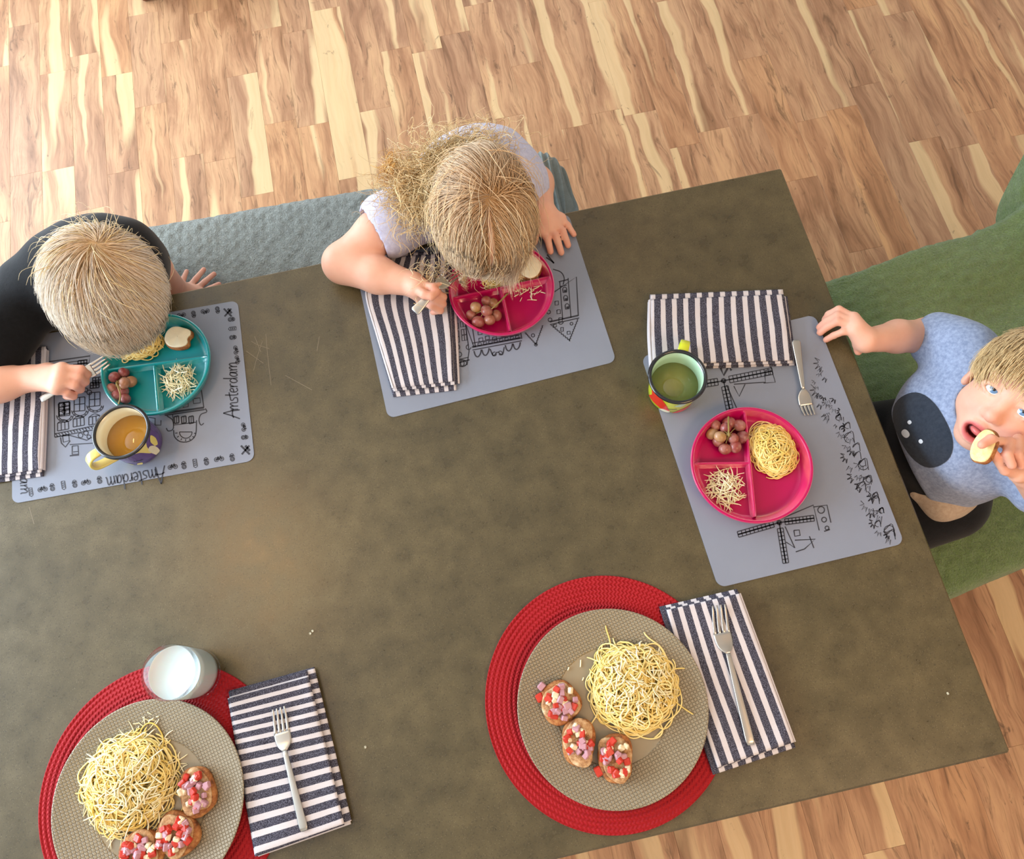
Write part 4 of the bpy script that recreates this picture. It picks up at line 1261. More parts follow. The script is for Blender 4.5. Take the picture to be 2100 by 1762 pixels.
def pasta(cx, cy, rx, ry, hgt, n, zfun, label, seed, r=.00118, name='spaghetti', stray=.12, length=.24):
    """a heap of long loose strands; rx, ry in metres, hgt its height"""
    g = np.random.default_rng(seed); c = at(cx, cy, zfun((0, 0, 0)) + hgt * .4); K = 46; paths = []; cols = []
    for i in range(n):
        lay = g.uniform(0, 1); p = g.normal(size=2) * .42 * np.array([rx, ry]) * (1.15 - .35 * lay); th = g.uniform(0, 6.28); kap = g.normal() * 55; st = length / K * g.uniform(.6, 1.1)
        out = g.uniform() < stray; P = []
        for k in range(K):
            e = math.hypot(p[0] / rx, p[1] / ry); lim = 1.22 if out else .97
            if e > lim * .82:
                want = math.atan2(-p[1], -p[0]); d = (want - th + math.pi) % (2 * math.pi) - math.pi; th += d * min(1, .30 * (e / lim) ** 3)
            kap += g.normal() * 14; kap *= .965; kap = float(np.clip(kap, -150, 150)); th += kap * st
            p = p + st * np.array([math.cos(th), math.sin(th)])
            e = math.hypot(p[0] / rx, p[1] / ry); top = hgt * max(0, 1 - e ** 2.4) ** .62
            x, y = c[0] + p[0], c[1] + p[1]
            z = zfun((x, y, 0)) + r + top * (.35 + .65 * lay) + .0018 * math.sin(k * .5 + i)
            P.append((x, y, max(z, zfun((x, y, 0)) + r)))
        P = np.array(P); P[:, 2] = np.convolve(np.pad(P[:, 2], 3, 'edge'), np.ones(7) / 7, 'valid'); paths.append(P)
        cols.append(lerp(lin(228, 196, 96), lin(248, 230, 160), g.uniform(0, 1)))
    paths = np.array(paths); rad = np.full(paths.shape[:2], r); rad[:, 0] = rad[:, -1] = r * .7
    V, Fc = tubes(paths, rad, 5)
    o = mesh(name, V, Fc, M['pasta'], base=(c[0], c[1], zfun(c)), cols=np.repeat(np.array(cols), K * 5, 0))
    return tag(o, label, 'pasta', kind='stuff')


def shreds(cx, cy, rx, ry, hgt, n, zfun, label, seed, L=(.012, .032), flat=.0, cols=((236, 222, 170), (252, 244, 214)), base_px=None):
    g = np.random.default_rng(seed); c = at(cx, cy, zfun((0, 0, 0)) + hgt * .5); paths = []; cc = []
    for i in range(n):
        e = g.uniform() ** .6; a = g.uniform(0, 6.28); x, y = c[0] + rx * e * math.cos(a), c[1] + ry * e * math.sin(a)
        top = hgt * max(0, 1 - e ** 2) ** .7; lay = g.uniform(.1, 1); l = g.uniform(*L); th = g.uniform(0, 6.28); tl = g.normal() * .25 * (1 - flat); cv = g.normal() * 18
        zz = zfun((x, y, 0)) + .0011 + top * lay; t = np.linspace(-.5, .5, 6) * l
        P = np.stack([x + t * math.cos(th) - cv * t * t * math.sin(th), y + t * math.sin(th) + cv * t * t * math.cos(th), zz + t * tl + .0 * t], 1)
        zl = np.array([zfun(q) for q in P]) + .0008; P[:, 2] = np.maximum(P[:, 2], zl); paths.append(P); cc.append(lerp(lin(*cols[0]), lin(*cols[1]), g.uniform()))
    paths = np.array(paths); rad = np.broadcast_to(g.uniform(.0006, .00115, (n, 1)), paths.shape[:2]).copy(); rad[:, 0] *= .6; rad[:, -1] *= .6
    V, Fc = tubes(paths, rad, 4)
    o = mesh('grated_cheese', V, Fc, M['cheese'], base=(c[0], c[1], zfun(c)), cols=np.repeat(np.array(cc), 24, 0))
    return tag(o, label, 'cheese', kind='stuff')


zA = lambda P: plate_z(P, PA, RA) if (P[0] or P[1]) else ZR + .0055
zB = lambda P: plate_z(P, PB, RB) if (P[0] or P[1]) else ZR + .0055
zK = lambda P: ZK
pasta(1299, 1410, .063, .064, .036, 150, zA, 'heap of yellow spaghetti on the right dinner plate', 1)
pasta(262, 1606, .066, .068, .036, 150, zB, 'heap of yellow spaghetti on the left dinner plate', 2)
pasta(1586, 921, .037, .046, .022, 85, zK, 'small heap of spaghetti on the bright pink divided plate', 3, stray=.06, length=.2)
pasta(284, 706, .040, .030, .020, 70, zK, 'spaghetti on the teal divided plate, half hidden by blond hair', 4, stray=.05, length=.18)
pasta(1030, 566, .036, .022, .016, 55, zK, "spaghetti on the crimson plate below the girl's fringe", 5, stray=.05, length=.16)


def heap(cx, cy, rx, ry, h, zf):     # the pasta's upper surface, for what lies on it
    c = at(cx, cy, ZR + .02)
    def f(P):
        b = zf(P)
        if not (P[0] or P[1]): return b + h * .7
        e = math.hypot((P[0] - c[0]) / rx, (P[1] - c[1]) / ry); return b + h * max(0, 1 - e ** 2.4) ** .62 * 1.0
    return f


shreds(1310, 1400, .058, .058, .003, 150, heap(1299, 1410, .063, .064, .037, zA), 'grated cheese strewn over the right heap of spaghetti', 6, (.006, .02), 1.)
shreds(258, 1612, .072, .080, .002, 170, heap(262, 1606, .066, .068, .037, zB), 'long grated cheese strewn over the left heap of spaghetti', 7, (.01, .034), 1.)
shreds(1490, 1000, .027, .031, .016, 130, zK, 'pile of grated cheese on the bright pink divided plate', 8)
shreds(366, 777, .028, .030, .017, 130, zK, 'pile of grated cheese on the teal divided plate', 9)
shreds(1088, 600, .026, .018, .002, 26, zK, 'few cheese shreds left on the crimson divided plate', 10, (.006, .018))
shreds(1050, 565, .034, .020, .018, 90, zK, "straw-like cheese shreds below the girl's fringe", 12, (.01, .024), cols=((214, 178, 110), (240, 216, 160)))
shreds(305, 1478, .020, .012, .001, 14, zB, 'few cheese bits on the left dinner plate rim', 11, (.003, .012))

# grapes: one bunch, one thing
gv = []; nu_, nv_ = 14, 9
for j in range(nv_ + 1):
    for i in range(nu_):
        p = math.pi * j / nv_; gv.append((math.sin(p) * math.cos(2 * math.pi * i / nu_), math.sin(p) * math.sin(2 * math.pi * i / nu_), 1.13 * math.cos(p)))
gf_ = np.array([(j * nu_ + i, (j + 1) * nu_ + i, (j + 1) * nu_ + (i + 1) % nu_, j * nu_ + (i + 1) % nu_) for j in range(nv_) for i in range(nu_)])


def bunch(px_, stem, label, seed, r=.0096):
    g = np.random.default_rng(seed); q = np.array([(x, y) for x, y, l in px_]); cen = at(*q.mean(0), ZK)
    root = thing('grape_bunch', cen, label, 'grapes'); first = None; pts = []
    for (x, y, l) in px_:
        rr = r * g.uniform(.9, 1.08); P = at(x, y, ZK + rr * 1.05 + l * rr * 1.25); pts.append(P)
        if first is None: first = mesh('grape', np.array(gv), gf_, M['grape'], root, base=None); first.data.transform(Matrix.Translation(Vector(world_loc(root)))); o = first
        else: o = bpy.data.objects.new('grape', first.data); link(o, root)
        o.location = tuple(P - cen); o.scale = (rr,) * 3; o.rotation_euler = tuple(g.uniform(0, 6.28, 3))
    b = MB(); m = np.mean(pts, 0); s = [at(*p) for p in stem]
    b.tube(spline(s, 14), np.linspace(.0016, .0011, 14), 6)
    for p in pts: b.tube(spline([s[-1] * .6 + m * .4 + [0, 0, .006], (m + p) / 2 + [0, 0, .004], p + (m - p) * .25], 8), .0008, 5)
    b.build('stem', M['stem'], root)


z_ = ZK + .03
bunch([(235, 774, .4), (254, 764, 0), (268, 783, 0), (255, 786, .9), (231, 797, .2), (252, 803, 0), (243, 811, 0), (257, 818, .4)], [(240, 838, ZK + .016), (247, 812, z_), (238, 785, z_)], 'bunch of brownish red grapes on the teal plate', 1)
bunch([(976, 630, .9), (998, 638, 1), (967, 647, 0), (1004, 656, .5), (981, 660, .2), (1018, 647, 0), (998, 618, 0), (1012, 622, 0)], [(1041, 602, ZK + .026), (1026, 618, z_), (1008, 634, z_)], 'bunch of pale red grapes on the crimson plate', 2)
bunch([(1467, 872, .3), (1488, 878, .8), (1516, 873, .3), (1461, 890, 0), (1477, 896, 1), (1503, 899, .8), (1522, 897, 0), (1473, 906, 0), (1508, 916, .2), (1487, 921, .2), (1495, 868, 0)], [(1494, 855, ZK + .02), (1494, 872, z_), (1495, 895, z_)], 'bunch of red grapes on the bright pink plate', 3)


# bread and toppings
def slice_mesh(c, ax, ay, th, rot, seed, irregular=.06, bite=None, n=40):
    g = np.random.default_rng(seed); a = np.arange(n) / n * 2 * np.pi
    ph = g.uniform(0, 6.28, 4); rr = 1 + irregular * (np.sin(2 * a + ph[0]) * .5 + np.sin(3 * a + ph[1]) * .6 + np.sin(5 * a + ph[2]) * .3)
    rr = rr * (np.abs(np.cos(a)) ** 2.5 + np.abs(np.sin(a)) ** 2.5) ** (-1 / 2.5)
    if bite is not None: rr = rr * (1 - .28 * np.exp(-(((a - bite + np.pi) % (2 * np.pi) - np.pi) / .45) ** 2) + .03 * np.sin(a * 17) * np.exp(-(((a - bite + np.pi) % (2 * np.pi) - np.pi) / .5) ** 2))
    rings = [(.86, 0), (.96, .12), (1, .35), (1, .65), (.97, .86), (.90, .97), (.7, 1.0), (.4, 1.0), (.02, 1.0)]
    V = []
    for s, z in rings:
        x = ax * rr * s * np.cos(a); y = ay * rr * s * np.sin(a); zz = c[2] + th * z + (.0011 * wob(np.stack([x, y], 1) * 1.0, seed + 4, 300, 6) if z > .9 else 0)
        V.append(np.stack([c[0] + x * math.cos(rot) - y * math.sin(rot), c[1] + x * math.sin(rot) + y * math.cos(rot), zz + 0 * x], 1))
    V = np.concatenate(V); m = len(rings)
    Fc = [(i * n + j, i * n + (j + 1) % n, (i + 1) * n + (j + 1) % n, (i + 1) * n + j) for i in range(m - 1) for j in range(n)] + [tuple(range(n - 1, -1, -1))]
    return V, Fc


cube_me = {}


def cube_piece(name, m, s, P, rot, parent, g):
    key = (name, m.name)
    if key not in cube_me:
        b = MB().box((-.5, -.5, -.36), (.5, .5, .36), (.16)); V = b.V[0] * (1 + .10 * np.random.default_rng(len(name)).normal(size=b.V[0].shape))
        o = mesh(name, V, b.F, m, smooth=False); o.data.transform(Matrix.Identity(4)); cube_me[key] = o.data; bpy.data.objects.remove(o)
    o = bpy.data.objects.new(name, cube_me[key]); link(o, parent)
    o.location = tuple(P - world_loc(parent)) if parent is not None else tuple(P)
    o.scale = tuple(s * g.uniform(.75, 1.2, 3)); o.rotation_euler = rot; return o


def bruschetta(cx, cy, wpx, hpx, rot, zf, label, seed, ntom, non, mel=.85):
    g = np.random.default_rng(seed); c = at(cx, cy, zf((0, 0, 0)) + .012); c[2] = zf(c) + .0002; k = scale_at(c + [0, 0, .01])
    ax, ay = wpx / 2 / k, hpx / 2 / k / 1.03; th = .0125
    root = thing('bruschetta', c, label, 'bruschetta'); rz = R_(rot)
    mesh('toast', *slice_mesh(c, ax, ay, th, rz, seed), M['crust'], root)
    cm = c + [0, 0, th - .0012]
    mesh('melted_cheese', *slice_mesh(cm, ax * mel, ay * mel, .0045, rz, seed + 50, .16), M['melted'], root)
    for i in range(ntom + non + 7):
        e = math.sqrt(g.uniform()) * .78; a = g.uniform(0, 6.28); x, y = ax * e * math.cos(a), ay * e * math.sin(a) * .95
        P = c + [x * math.cos(rz) - y * math.sin(rz), x * math.sin(rz) + y * math.cos(rz), th + .0045 + .0028 + .006 * (1 - e) * g.uniform(0, 1)]
        if i < ntom: nm, m, s = 'tomato_cube', M['tomato'], .0100
        elif i < ntom + non: nm, m, s = 'onion_piece', M['onion'], .0100
        else: nm, m, s = 'cheese_piece', M['garlic'], .0085
        cube_piece(nm, m, s, P, tuple(g.normal(size=3) * [.35, .35, 3]), root, g)


bruschetta(1149, 1441, 80, 88, 20, zA, 'bruschetta with onion and tomato at the left edge of the right dinner plate', 11, 9, 13)
bruschetta(1187, 1522, 66, 98, -18, zA, 'bruschetta with melted cheese in the middle of three on the right plate', 12, 7, 9, .92)
bruschetta(1263, 1555, 72, 96, -12, zA, 'bruschetta with a line of tomato cubes nearest the table edge on the right plate', 13, 12, 6, .9)
bruschetta(403, 1624, 74, 98, 10, zB, 'bruschetta with onion and cheese rings at the right of the left dinner plate', 14, 9, 12)
bruschetta(361, 1712, 84, 92, 50, zB, 'bruschetta piled with tomato below the spaghetti on the left dinner plate', 15, 14, 10)
bruschetta(287, 1748, 92, 84, 20, zB, 'bruschetta partly cut off by the bottom edge on the left dinner plate', 16, 13, 11)
g0 = np.random.default_rng(3)
for (x, y, m, nm, lb) in ((1228, 1583, 'tomato', 'tomato_cube', 'loose red tomato cube beside the lowest bruschetta'), (1107, 1431, 'tomato', 'tomato_cube', 'loose tomato cube left of the bruschetta on the right plate'), (1111, 1408, 'onion', 'onion_piece', 'loose purple onion piece at the rim of the right plate')):
    P = at(x, y, ZR + .018); P[2] = zA(P) + .0045
    tag(cube_piece(nm, M[m], .0125, P, (0, 0, g0.uniform(0, 3)), None, g0), lb, 'vegetable')


def bread(cx, cy, ax, ay, rot, label, seed, spread=.86, bite=None, z=None, th=.013):
    c = at(cx, cy, (z or ZK) + .008); c[2] = (z or ZK) + .0002
    root = thing('bread_slice', c, label, 'bread')
    mesh('crust', *slice_mesh(c, ax, ay, th, R_(rot), seed, .05, bite), M['crust'], root)
    mesh('spread', *slice_mesh(c + [0, 0, th - .002], ax * spread, ay * spread, .0045, R_(rot), seed, .05, bite), M['butter'], root)
    return root


bread(368, 694, .0255, .0205, -25, 'bitten slice of bread with a pale spread on the teal plate', 31, .92, 0.1)
bread(1090, 549, .0185, .0265, -35, 'oblong slice of bread with a thick white spread on the crimson plate', 32, .93)

for (x, y, lb, n) in ((637, 1302, 'tiny pale crumbs near the middle of the bare table', 2), (750, 1535, 'tiny crumb right of the crosswise-striped napkin', 1), (1944, 1425, "single white crumb at the table's right end", 1)):
    P = at(x, y, TZ); root = thing('crumb', P, lb, 'crumb')
    for i in range(n):
        b = MB().box(P + [i * .004 - .0015, i * .003, 0], P + [i * .004 + .0015, i * .003 + .0035, .002], .0006); b.build('bit', M['butter'], root)
for (x, y, lb) in ((1190, 1361, 'sliver of grated cheese left of the right spaghetti heap'), (1165, 1372, 'cheese speck near the inner edge of the right plate'), (1195, 1393, 'cheese speck just left of the right spaghetti heap')):
    P = at(x, y, ZR + .006); P[2] = zA(P)
    L = .010 if 'sliver' in lb else .004
    b = MB().tube(spline([P + [-.001, -L / 2, .001], P + [.0006, 0, .0012], P + [.002, L / 2, .001]], 6), .001, 6); tag(b.build('cheese_shred', M['butter'], base=P), lb, 'cheese')
# ------------------------------------------------------------------ people
SKIN = lin(228, 178, 154); SKIN_RED = lin(222, 136, 116); LIP = lin(206, 104, 100); NAIL = lin(238, 190, 176)


def pj(*q): return [at(x, y, z) for x, y, z in q]


class Head:
    """child's head; local axes right, forward, up in metres"""
    def __init__(s, c, fwd, up, k=1.): s.c = np.asarray(c, float); s.M = rot_from(fwd, up); s.k = k

    def w(s, x, y, z): return s.c + s.M @ (np.array([x, y, z]) * s.k)

    def loc(s, P): return ((np.asarray(P) - s.c) @ s.M) / s.k

    def add(s, S, mouth=0.):
        k = s.k; w = s.w; M = s.M; e = lambda p, r, **kw: S.ell(w(*p), np.array(r) * k, M, **kw)
        c_ = lambda a, b, ra, rb, **kw: S.cone(w(*a), w(*b), ra * k, rb * k, **kw)
        e((0, -.006, .012), (.070, .087, .078)); e((0, .028, -.040), (.058, .055, .062), k=.02)
        e((0, .050, -.088 - mouth * .010), (.026, .024, .018), k=.025)
        for sx in (-1, 1):
            e((sx * .034, .052, -.046), (.026, .024, .026), k=.02)
            e((sx * .027, .068, .014), (.024, .014, .008), k=.014)
            e((sx * .027, .094, -.009), (.0175, .017, .0120), k=.008, op='s')
            # lids
            up = [w(sx * .027 + .0180 * math.cos(a), .0785 - .004 * abs(math.cos(a)) ** 2, -.009 + .0088 * math.sin(a)) for a in np.linspace(0, np.pi, 7)]
            lo = [w(sx * .027 + .0180 * math.cos(a), .0775 - .004 * abs(math.cos(a)) ** 2, -.009 + .0074 * math.sin(a)) for a in np.linspace(-np.pi, 0, 7)]
            S.chain(up, [.0034 * k] * 7, .003); S.chain(lo, [.0022 * k] * 7, .003)
            # ear
            e((sx * .0735, -.006, -.022), (.007, .018, .026), k=.006); e((sx * .080, -.001, -.020), (.005, .009, .014), k=.004, op='s'); e((sx * .072, -.004, -.043), (.006, .009, .009), k=.006)
        c_((0, .078, -.006), (0, .092, -.036), .006, .0095, k=.012); e((0, .092, -.038), (.0105, .009, .0085), k=.008)
        for sx in (-1, 1): e((sx * .0105, .084, -.041), (.0065, .008, .006), k=.006); e((sx * .0052, .089, -.0485), (.0032, .005, .003), k=.002, op='s')
        zc = -.070 - mouth * .006
        e((0, .070, zc), (.026, .016, .018), k=.016)
        if mouth:
            e((0, .090, zc), (.020, .024, .0125 * mouth), k=.004, op='s')
            P = [w(.0215 * math.cos(a), .0845 - .012 * abs(math.cos(a)) ** 2, zc + (.0135 * mouth + .001) * math.sin(a)) for a in np.linspace(0, 2 * np.pi, 19)]
            S.chain(P, [.0036 * k + .0012 * k * abs(math.sin(a)) for a in np.linspace(0, 2 * np.pi, 19)], .004)
        else:
            for dz, r in ((.004, .0042), (-.0045, .005)):
                S.chain([w(x, .0845 - .0105 * (x / .02) ** 2, zc + dz * (1 - (x / .022) ** 2)) for x in np.linspace(-.020, .020, 7)], [r * k] * 7, .003)
        s.zc = zc; s.mouth = mouth

    def spots(s):
        L = [(s.w(0, .086, s.zc), .024 * s.k, LIP, 'lip'), (s.w(-.036, .070, -.046), .026 * s.k, SKIN_RED, .45), (s.w(.036, .070, -.046), .026 * s.k, SKIN_RED, .45), (s.w(0, .098, -.040), .016 * s.k, SKIN_RED, .4)]
        for sx in (-1, 1): L.append((s.w(sx * .074, -.004, -.022), .024 * s.k, SKIN_RED, .4))
        return L


def skin_cols(V, spots, head=None):
    C = np.tile(SKIN, (len(V), 1))
    for c, r, col, a in spots:
        if a == 'lip':
            L = head.loc(V); zc = head.zc; m = head.mouth
            u = L[:, 0] / .0235; v = (L[:, 2] - zc) / (.0135 * m + .0042 if m else .0085); t = np.clip((1.05 - np.sqrt(u ** 2 + v ** 2)) / .22, 0, 1) * (L[:, 1] > .062)
            if m:
                inn = np.clip((.92 - np.sqrt((L[:, 0] / .0195) ** 2 + ((L[:, 2] - zc) / (.0122 * m)) ** 2)) / .15, 0, 1) * (L[:, 1] < .0835) * (L[:, 1] > .05)
                C = lerp(C, LIP, t[:, None]); C = lerp(C, lin(96, 26, 24), inn[:, None]); continue
            C = lerp(C, LIP, (t * .85)[:, None]); continue
        d = np.linalg.norm(V - c, axis=1) / r; t = np.clip(1 - d, 0, 1) ** .8 * a; C = lerp(C, col, t[:, None])
    return C


def finger(S, P, r0, r1, spots, nail=True):
    P = np.array(P); n = len(P); r = np.linspace(r0, r1, n)
    for i in range(n - 1): S.cone(P[i], P[i + 1], r[i], r[i + 1], .0022)
    spots.append((P[-1], r1 * 2.2, SKIN_RED, .55))
    for q in P[1:-1]: spots.append((q, r0 * 1.8, SKIN_RED, .3))


def hand(S, wrist, palm, fingers, thumb, spots, rp=.012, rw=.019, rf=(.0072, .0056), tr=(.0088, .0066)):
    """fingers: joint lists (root first); the palm is webbed from the wrist to the four roots"""
    for f in fingers: S.cone(wrist, f[0], rw * .72, rp * .80, .010)
    for a, b in zip(fingers[:-1], fingers[1:]): S.cone(a[0], b[0], rp * .80, rp * .76, .006)
    S.cone(wrist, palm, rw * .85, rp * 1.15, .010); S.cone(wrist, thumb[0], rw * .7, rp * .95, .010); S.cone(palm, thumb[0], rp, rp * .9, .010)
    for i, f in enumerate(fingers): finger(S, f, rf[0] * (.9 if i == 3 else 1), rf[1] * (.88 if i == 3 else 1), spots)
    finger(S, thumb, tr[0], tr[1], spots)


def wrinkle(seed, amp, freq): return (lambda P: amp * wob(P, seed, freq, 6) + amp * .4 * wob(P, seed + 1, freq * 2.3, 5)), amp * 1.6


def legs(S, hip, side, knee_fwd, seat_z, r=.062, k=.02, foot=True, shin=True, shorten=0.):
    """both legs of a seated child: thigh along the seat, shin hanging"""
    hip = np.asarray(hip, float); side = np.asarray(side, float); f = np.asarray(knee_fwd, float); L = np.linalg.norm(f); f1 = f / L
    out = []
    for s in (-1, 1):
        a = hip + side * s * .058; b = hip + f + side * s * .075; b[2] = seat_z + .045
        a = a.copy(); a[2] = seat_z + r * .95
        an = b + f1 * .01; an = an.copy(); an[2] = .09; to = an + f1 * .12; to[2] = .03
        out.append((a, b, an, to))
        if shin: S.cone(a, b, r, r * .72, k); S.cone(b, an, r * .68, r * .46, .012)
        if foot: S.cone(an - [0, 0, .055] + f1 * -.01, to, .030, .024, .012); S.cone(an, an - [0, 0, .055], r * .46, .030, .012)
    return out


def person(label, loc):
    return thing('person', loc, label, 'person')


# hair ----------------------------------------------------------------------------------------------------------
def hair_cap(H, cut, thick=.008, name='scalp_hair'):
    S = SDF(); k = H.k
    S.ell(H.w(0, -.008, .014), np.array([.070 + thick, .087 + thick, .078 + thick]) * k, H.M); S.ell(H.w(0, -.040, -.030), np.array([.058 + thick * .5, .046, .055]) * k, H.M, k=.02)
    for p, n in cut: S.plane(H.w(*p), H.M @ np.array(n, float), k=.012)
    return S


def strands(H, roots, field, L, lift, seed, c_root, c_tip, r=.0007, K=10, grav=0., droop=0., jit=.25, clump=40, curl=0., keep=None, ext=(.078, .095, .086), end_r=.25, dark=.35):
    """strands grown along the head: roots (n,3) local unit directions; field(p,root)->local direction"""
    g = np.random.default_rng(seed); n = len(roots); E = np.array(ext); p = roots * E * (1 + lift[0]); P = np.zeros((n, K, 3)); C0 = np.array([0, -.008, .014])
    Lr = L * g.uniform(.7, 1.15, n) if np.isscalar(L) else L; gl = H.M.T @ np.array([0, 0, -1.]); d = None
    ck = g.integers(0, clump, n); cj = g.normal(size=(clump, 3)) * jit; lf = np.abs(g.normal(size=n)) * .5 + .1
    fz = g.normal(size=(n, 3)) * jit * .28; phs = g.uniform(0, 6.28, n)
    for i in range(K):
        P[:, i] = p
        t = i / (K - 1); f = field(p, roots) + cj[ck] + fz
        nrm = p / E; nrm /= np.linalg.norm(nrm, axis=1, keepdims=True)
        f = f + gl * (grav + droop * t); f -= nrm * np.clip((f * nrm).sum(1, keepdims=True), None, 1) * (1 - t * .5 * (droop > 0))
        f /= np.linalg.norm(f, axis=1, keepdims=True) + 1e-9
        d = f if d is None else d * .45 + f * .55; d /= np.linalg.norm(d, axis=1, keepdims=True) + 1e-9
        p = p + d * (Lr / (K - 1))[:, None]
        if curl: p = p + curl * np.stack([np.sin(phs + i * 1.1), np.cos(phs * 1.3 + i * 1.0), np.sin(phs * .7 + i * .9)], 1)
        e = np.linalg.norm(p / E, axis=1); tgt = 1 + lift[0] + lf * (lift[1] * (.3 + .7 * math.sin(min(t * 1.6, 1) * 1.57)))
        p = np.where((e < tgt)[:, None], p / e[:, None] * tgt[:, None], p)
    P = (P + C0) * H.k @ H.M.T + H.c
    tt = np.linspace(0, 1, K); rad = r * (1 - (1 - end_r) * tt ** 2)[None] * g.uniform(.7, 1.3, (n, 1))
    sh = np.clip(g.normal(size=(clump,)) * .22 + .5, 0, 1)[ck] * .7 + g.uniform(0, 1, n) * .3
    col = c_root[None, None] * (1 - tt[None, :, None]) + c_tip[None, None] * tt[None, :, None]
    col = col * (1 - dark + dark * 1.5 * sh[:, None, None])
    return P, rad, np.repeat(col, 3, 1).reshape(-1, 3)


def sphere_dirs(n, seed):
    g = np.random.default_rng(seed); v = g.normal(size=(n, 3)); return v / np.linalg.norm(v, axis=1, keepdims=True)


def hair_obj(name, parts, parent):
    VV = []; FF = []; CC = []; n = 0
    for P, rad, col in parts:
        V, Fc = tubes(P, rad, 3); VV.append(V); FF.append(Fc + n); CC.append(col); n += len(V)
    return mesh(name, np.concatenate(VV), np.concatenate(FF), M['hair'], parent, cols=np.concatenate(CC))


def eyes(H, root, look):
    for sx in (-1, 1):
        c = H.w(sx * .027, .0648, -.009); r = .0150 * H.k; V = np.array(gv) * [1, 1, 1 / 1.13] * r + c
        e = mesh('eye', V, gf_, M['eyew'], root)
        d = np.asarray(look, float) - c; d /= np.linalg.norm(d); u = np.cross(d, H.M[:, 2]); u /= np.linalg.norm(u); v = np.cross(u, d)
        for nm, rr, m, o in (('iris', .0074, 'iris', .0004), ('pupil', .0031, 'pupil', .0008)):
            a = np.arange(20) / 20 * 2 * np.pi; rr *= H.k; Vv = [c + d * (r + o)]
            for f in (.5, 1.): q = rr * f; Vv += [c + d * (math.sqrt(r * r - q * q) + o * (1 if f < 1 else .6)) + u * q * math.cos(t) + v * q * math.sin(t) for t in a]
            Fc = [(0, 1 + i, 1 + (i + 1) % 20) for i in range(20)] + [(1 + i, 21 + i, 21 + (i + 1) % 20, 1 + (i + 1) % 20) for i in range(20)]
            mesh(nm, Vv, Fc, M[m], e)


BLOND_R, BLOND_T = lin(196, 160, 104), lin(250, 236, 204)

# ============================================================ boy in black, left
root = person('person in black t-shirt with short blond hair bent over the teal plate', (-.6, 1.0, BZ))
idir = lambda x, y: CR * x - CU * y                       # a direction as seen in the photograph
h1 = at(222, 600, .885)
H1 = Head(h1, idir(.22, 1.) + np.array([0, 0, -.75]), np.array([.30, -.42, .86]), 1.0)
S = SDF(); spots = []
pel, mid, che, nek = np.array([-.705, .965, .556]), np.array([-.655, .918, .66]), np.array([-.612, .848, .765]), np.array([-.572, .80, .825])
shL, shR = at(256, 516, .785), at(62, 600, .785)


def torso(S, ex=0., k=.03):
    M_ = rot_from(che - mid, np.cross(shL - shR, che - mid))
    S.cone(pel, mid, .092 + ex, .088 + ex, k); S.cone(mid, che, .088 + ex, .092 + ex, k)
    w_ = (shL - shR) * .5
    S.cone(che + w_ * .35, che - w_ * .35, .082 + ex, .082 + ex, k)
    S.cone(shL * .8 + shR * .2, shR * .8 + shL * .2, .050 + ex, .050 + ex, k); S.cone(che, nek, .075 + ex, .052 + ex, k)


torso(S); S.cone(nek, H1.w(0, -.02, -.05), .040, .040, .02); H1.add(S)
elL, wrL = at(318, 552, .665), at(366, 594, .515)
S.chain([shL, elL, wrL], [.037, .030, .020], .015)
hand(S, wrL, at(378, 600, .492), [pj((372, 586, .484), (377, 570, .481), (383, 556, .476)), pj((387, 591, .484), (402, 572, .482), (418, 553, .476)), pj((401, 595, .484), (420, 578, .482), (439, 562, .476)), pj((412, 601, .484), (431, 592, .481), (449, 583, .476))][::-1], pj((366, 602, .49), (372, 614, .483), (388, 622, .477)), spots)
elR, wrR = at(-74, 806, .80), at(62, 776, .785)
S.chain([shR, elR], [.038, .034], .015); S.chain([elR, at(0, 786, .79), wrR], [.034, .030, .0215], .012)
hand(S, wrR, at(112, 776, .79), [pj((128, 757, .80), (166, 758, .796), (178, 768, .777), (164, 773, .760)), pj((126, 770, .803), (161, 773, .797), (174, 783, .776), (159, 787, .759)), pj((122, 784, .80), (153, 790, .793), (164, 798, .774), (148, 800, .759)), pj((116, 796, .795), (138, 806, .785), (150, 813, .772), (136, 813, .759))],
     pj((100, 762, .785), (135, 760, .776), (162, 762, .769)), spots, rp=.0135, rw=.0205, rf=(.0082, .0068))
lg = legs(S, pel, (-1., .05, 0), (-.08, -.33, 0), BZ)
V, Fc = S.build(.0030); body = mesh('body', V, Fc, M['skin'], root, cols=skin_cols(V, spots + H1.spots(), H1))
S = SDF(); torso(S, .009)
S.chain([shL, shL * .55 + elL * .45], [.051, .050], .02); S.chain([shR, elR * .62 + shR * .38], [.055, .052], .02)
S.cone(pel, pel + [0, -.02, -.03], .104, .104, .03)
f, l = wrinkle(40, .0036, 38); S.fn(f, l)
S.cone(nek + [0, -.0, .004], H1.w(0, -.01, -.05), .050, .060, .006, 's')
for a, b in ((shL, elL), (shR, elR)):
    t = .45 if a is shL else .62; q = a * (1 - t) + b * t; d = (b - a) / np.linalg.norm(b - a)
    S.ell(q + d * .100, (.075,) * 3, k=.009, op='s'); S.cone(q, q + d * .08, .041, .043, .004, 's')
V, Fc = S.build(.004); mesh('t_shirt', relax(V, Fc, 3), Fc, M['blackcloth'], root)
S = SDF()
for a, b, an, to in lg: S.cone(a, b, .070, .056, .02); S.cone(b, an, .052, .040, .012)
S.cone(pel, pel + [0, 0, -.02], .098, .098, .03); S.plane((0, 0, .12), (0, 0, -1)); S.plane((0, 0, .60), (0, 0, 1))
V, Fc = S.build(.005); mesh('trousers', V, Fc, M['denim'], root)
eyes(H1, root, at(300, 740, TZ))
cut1 = [((0, .052, .004), (0, .80, -.60)), ((0, -.05, -.068), (0, -.25, -1))]
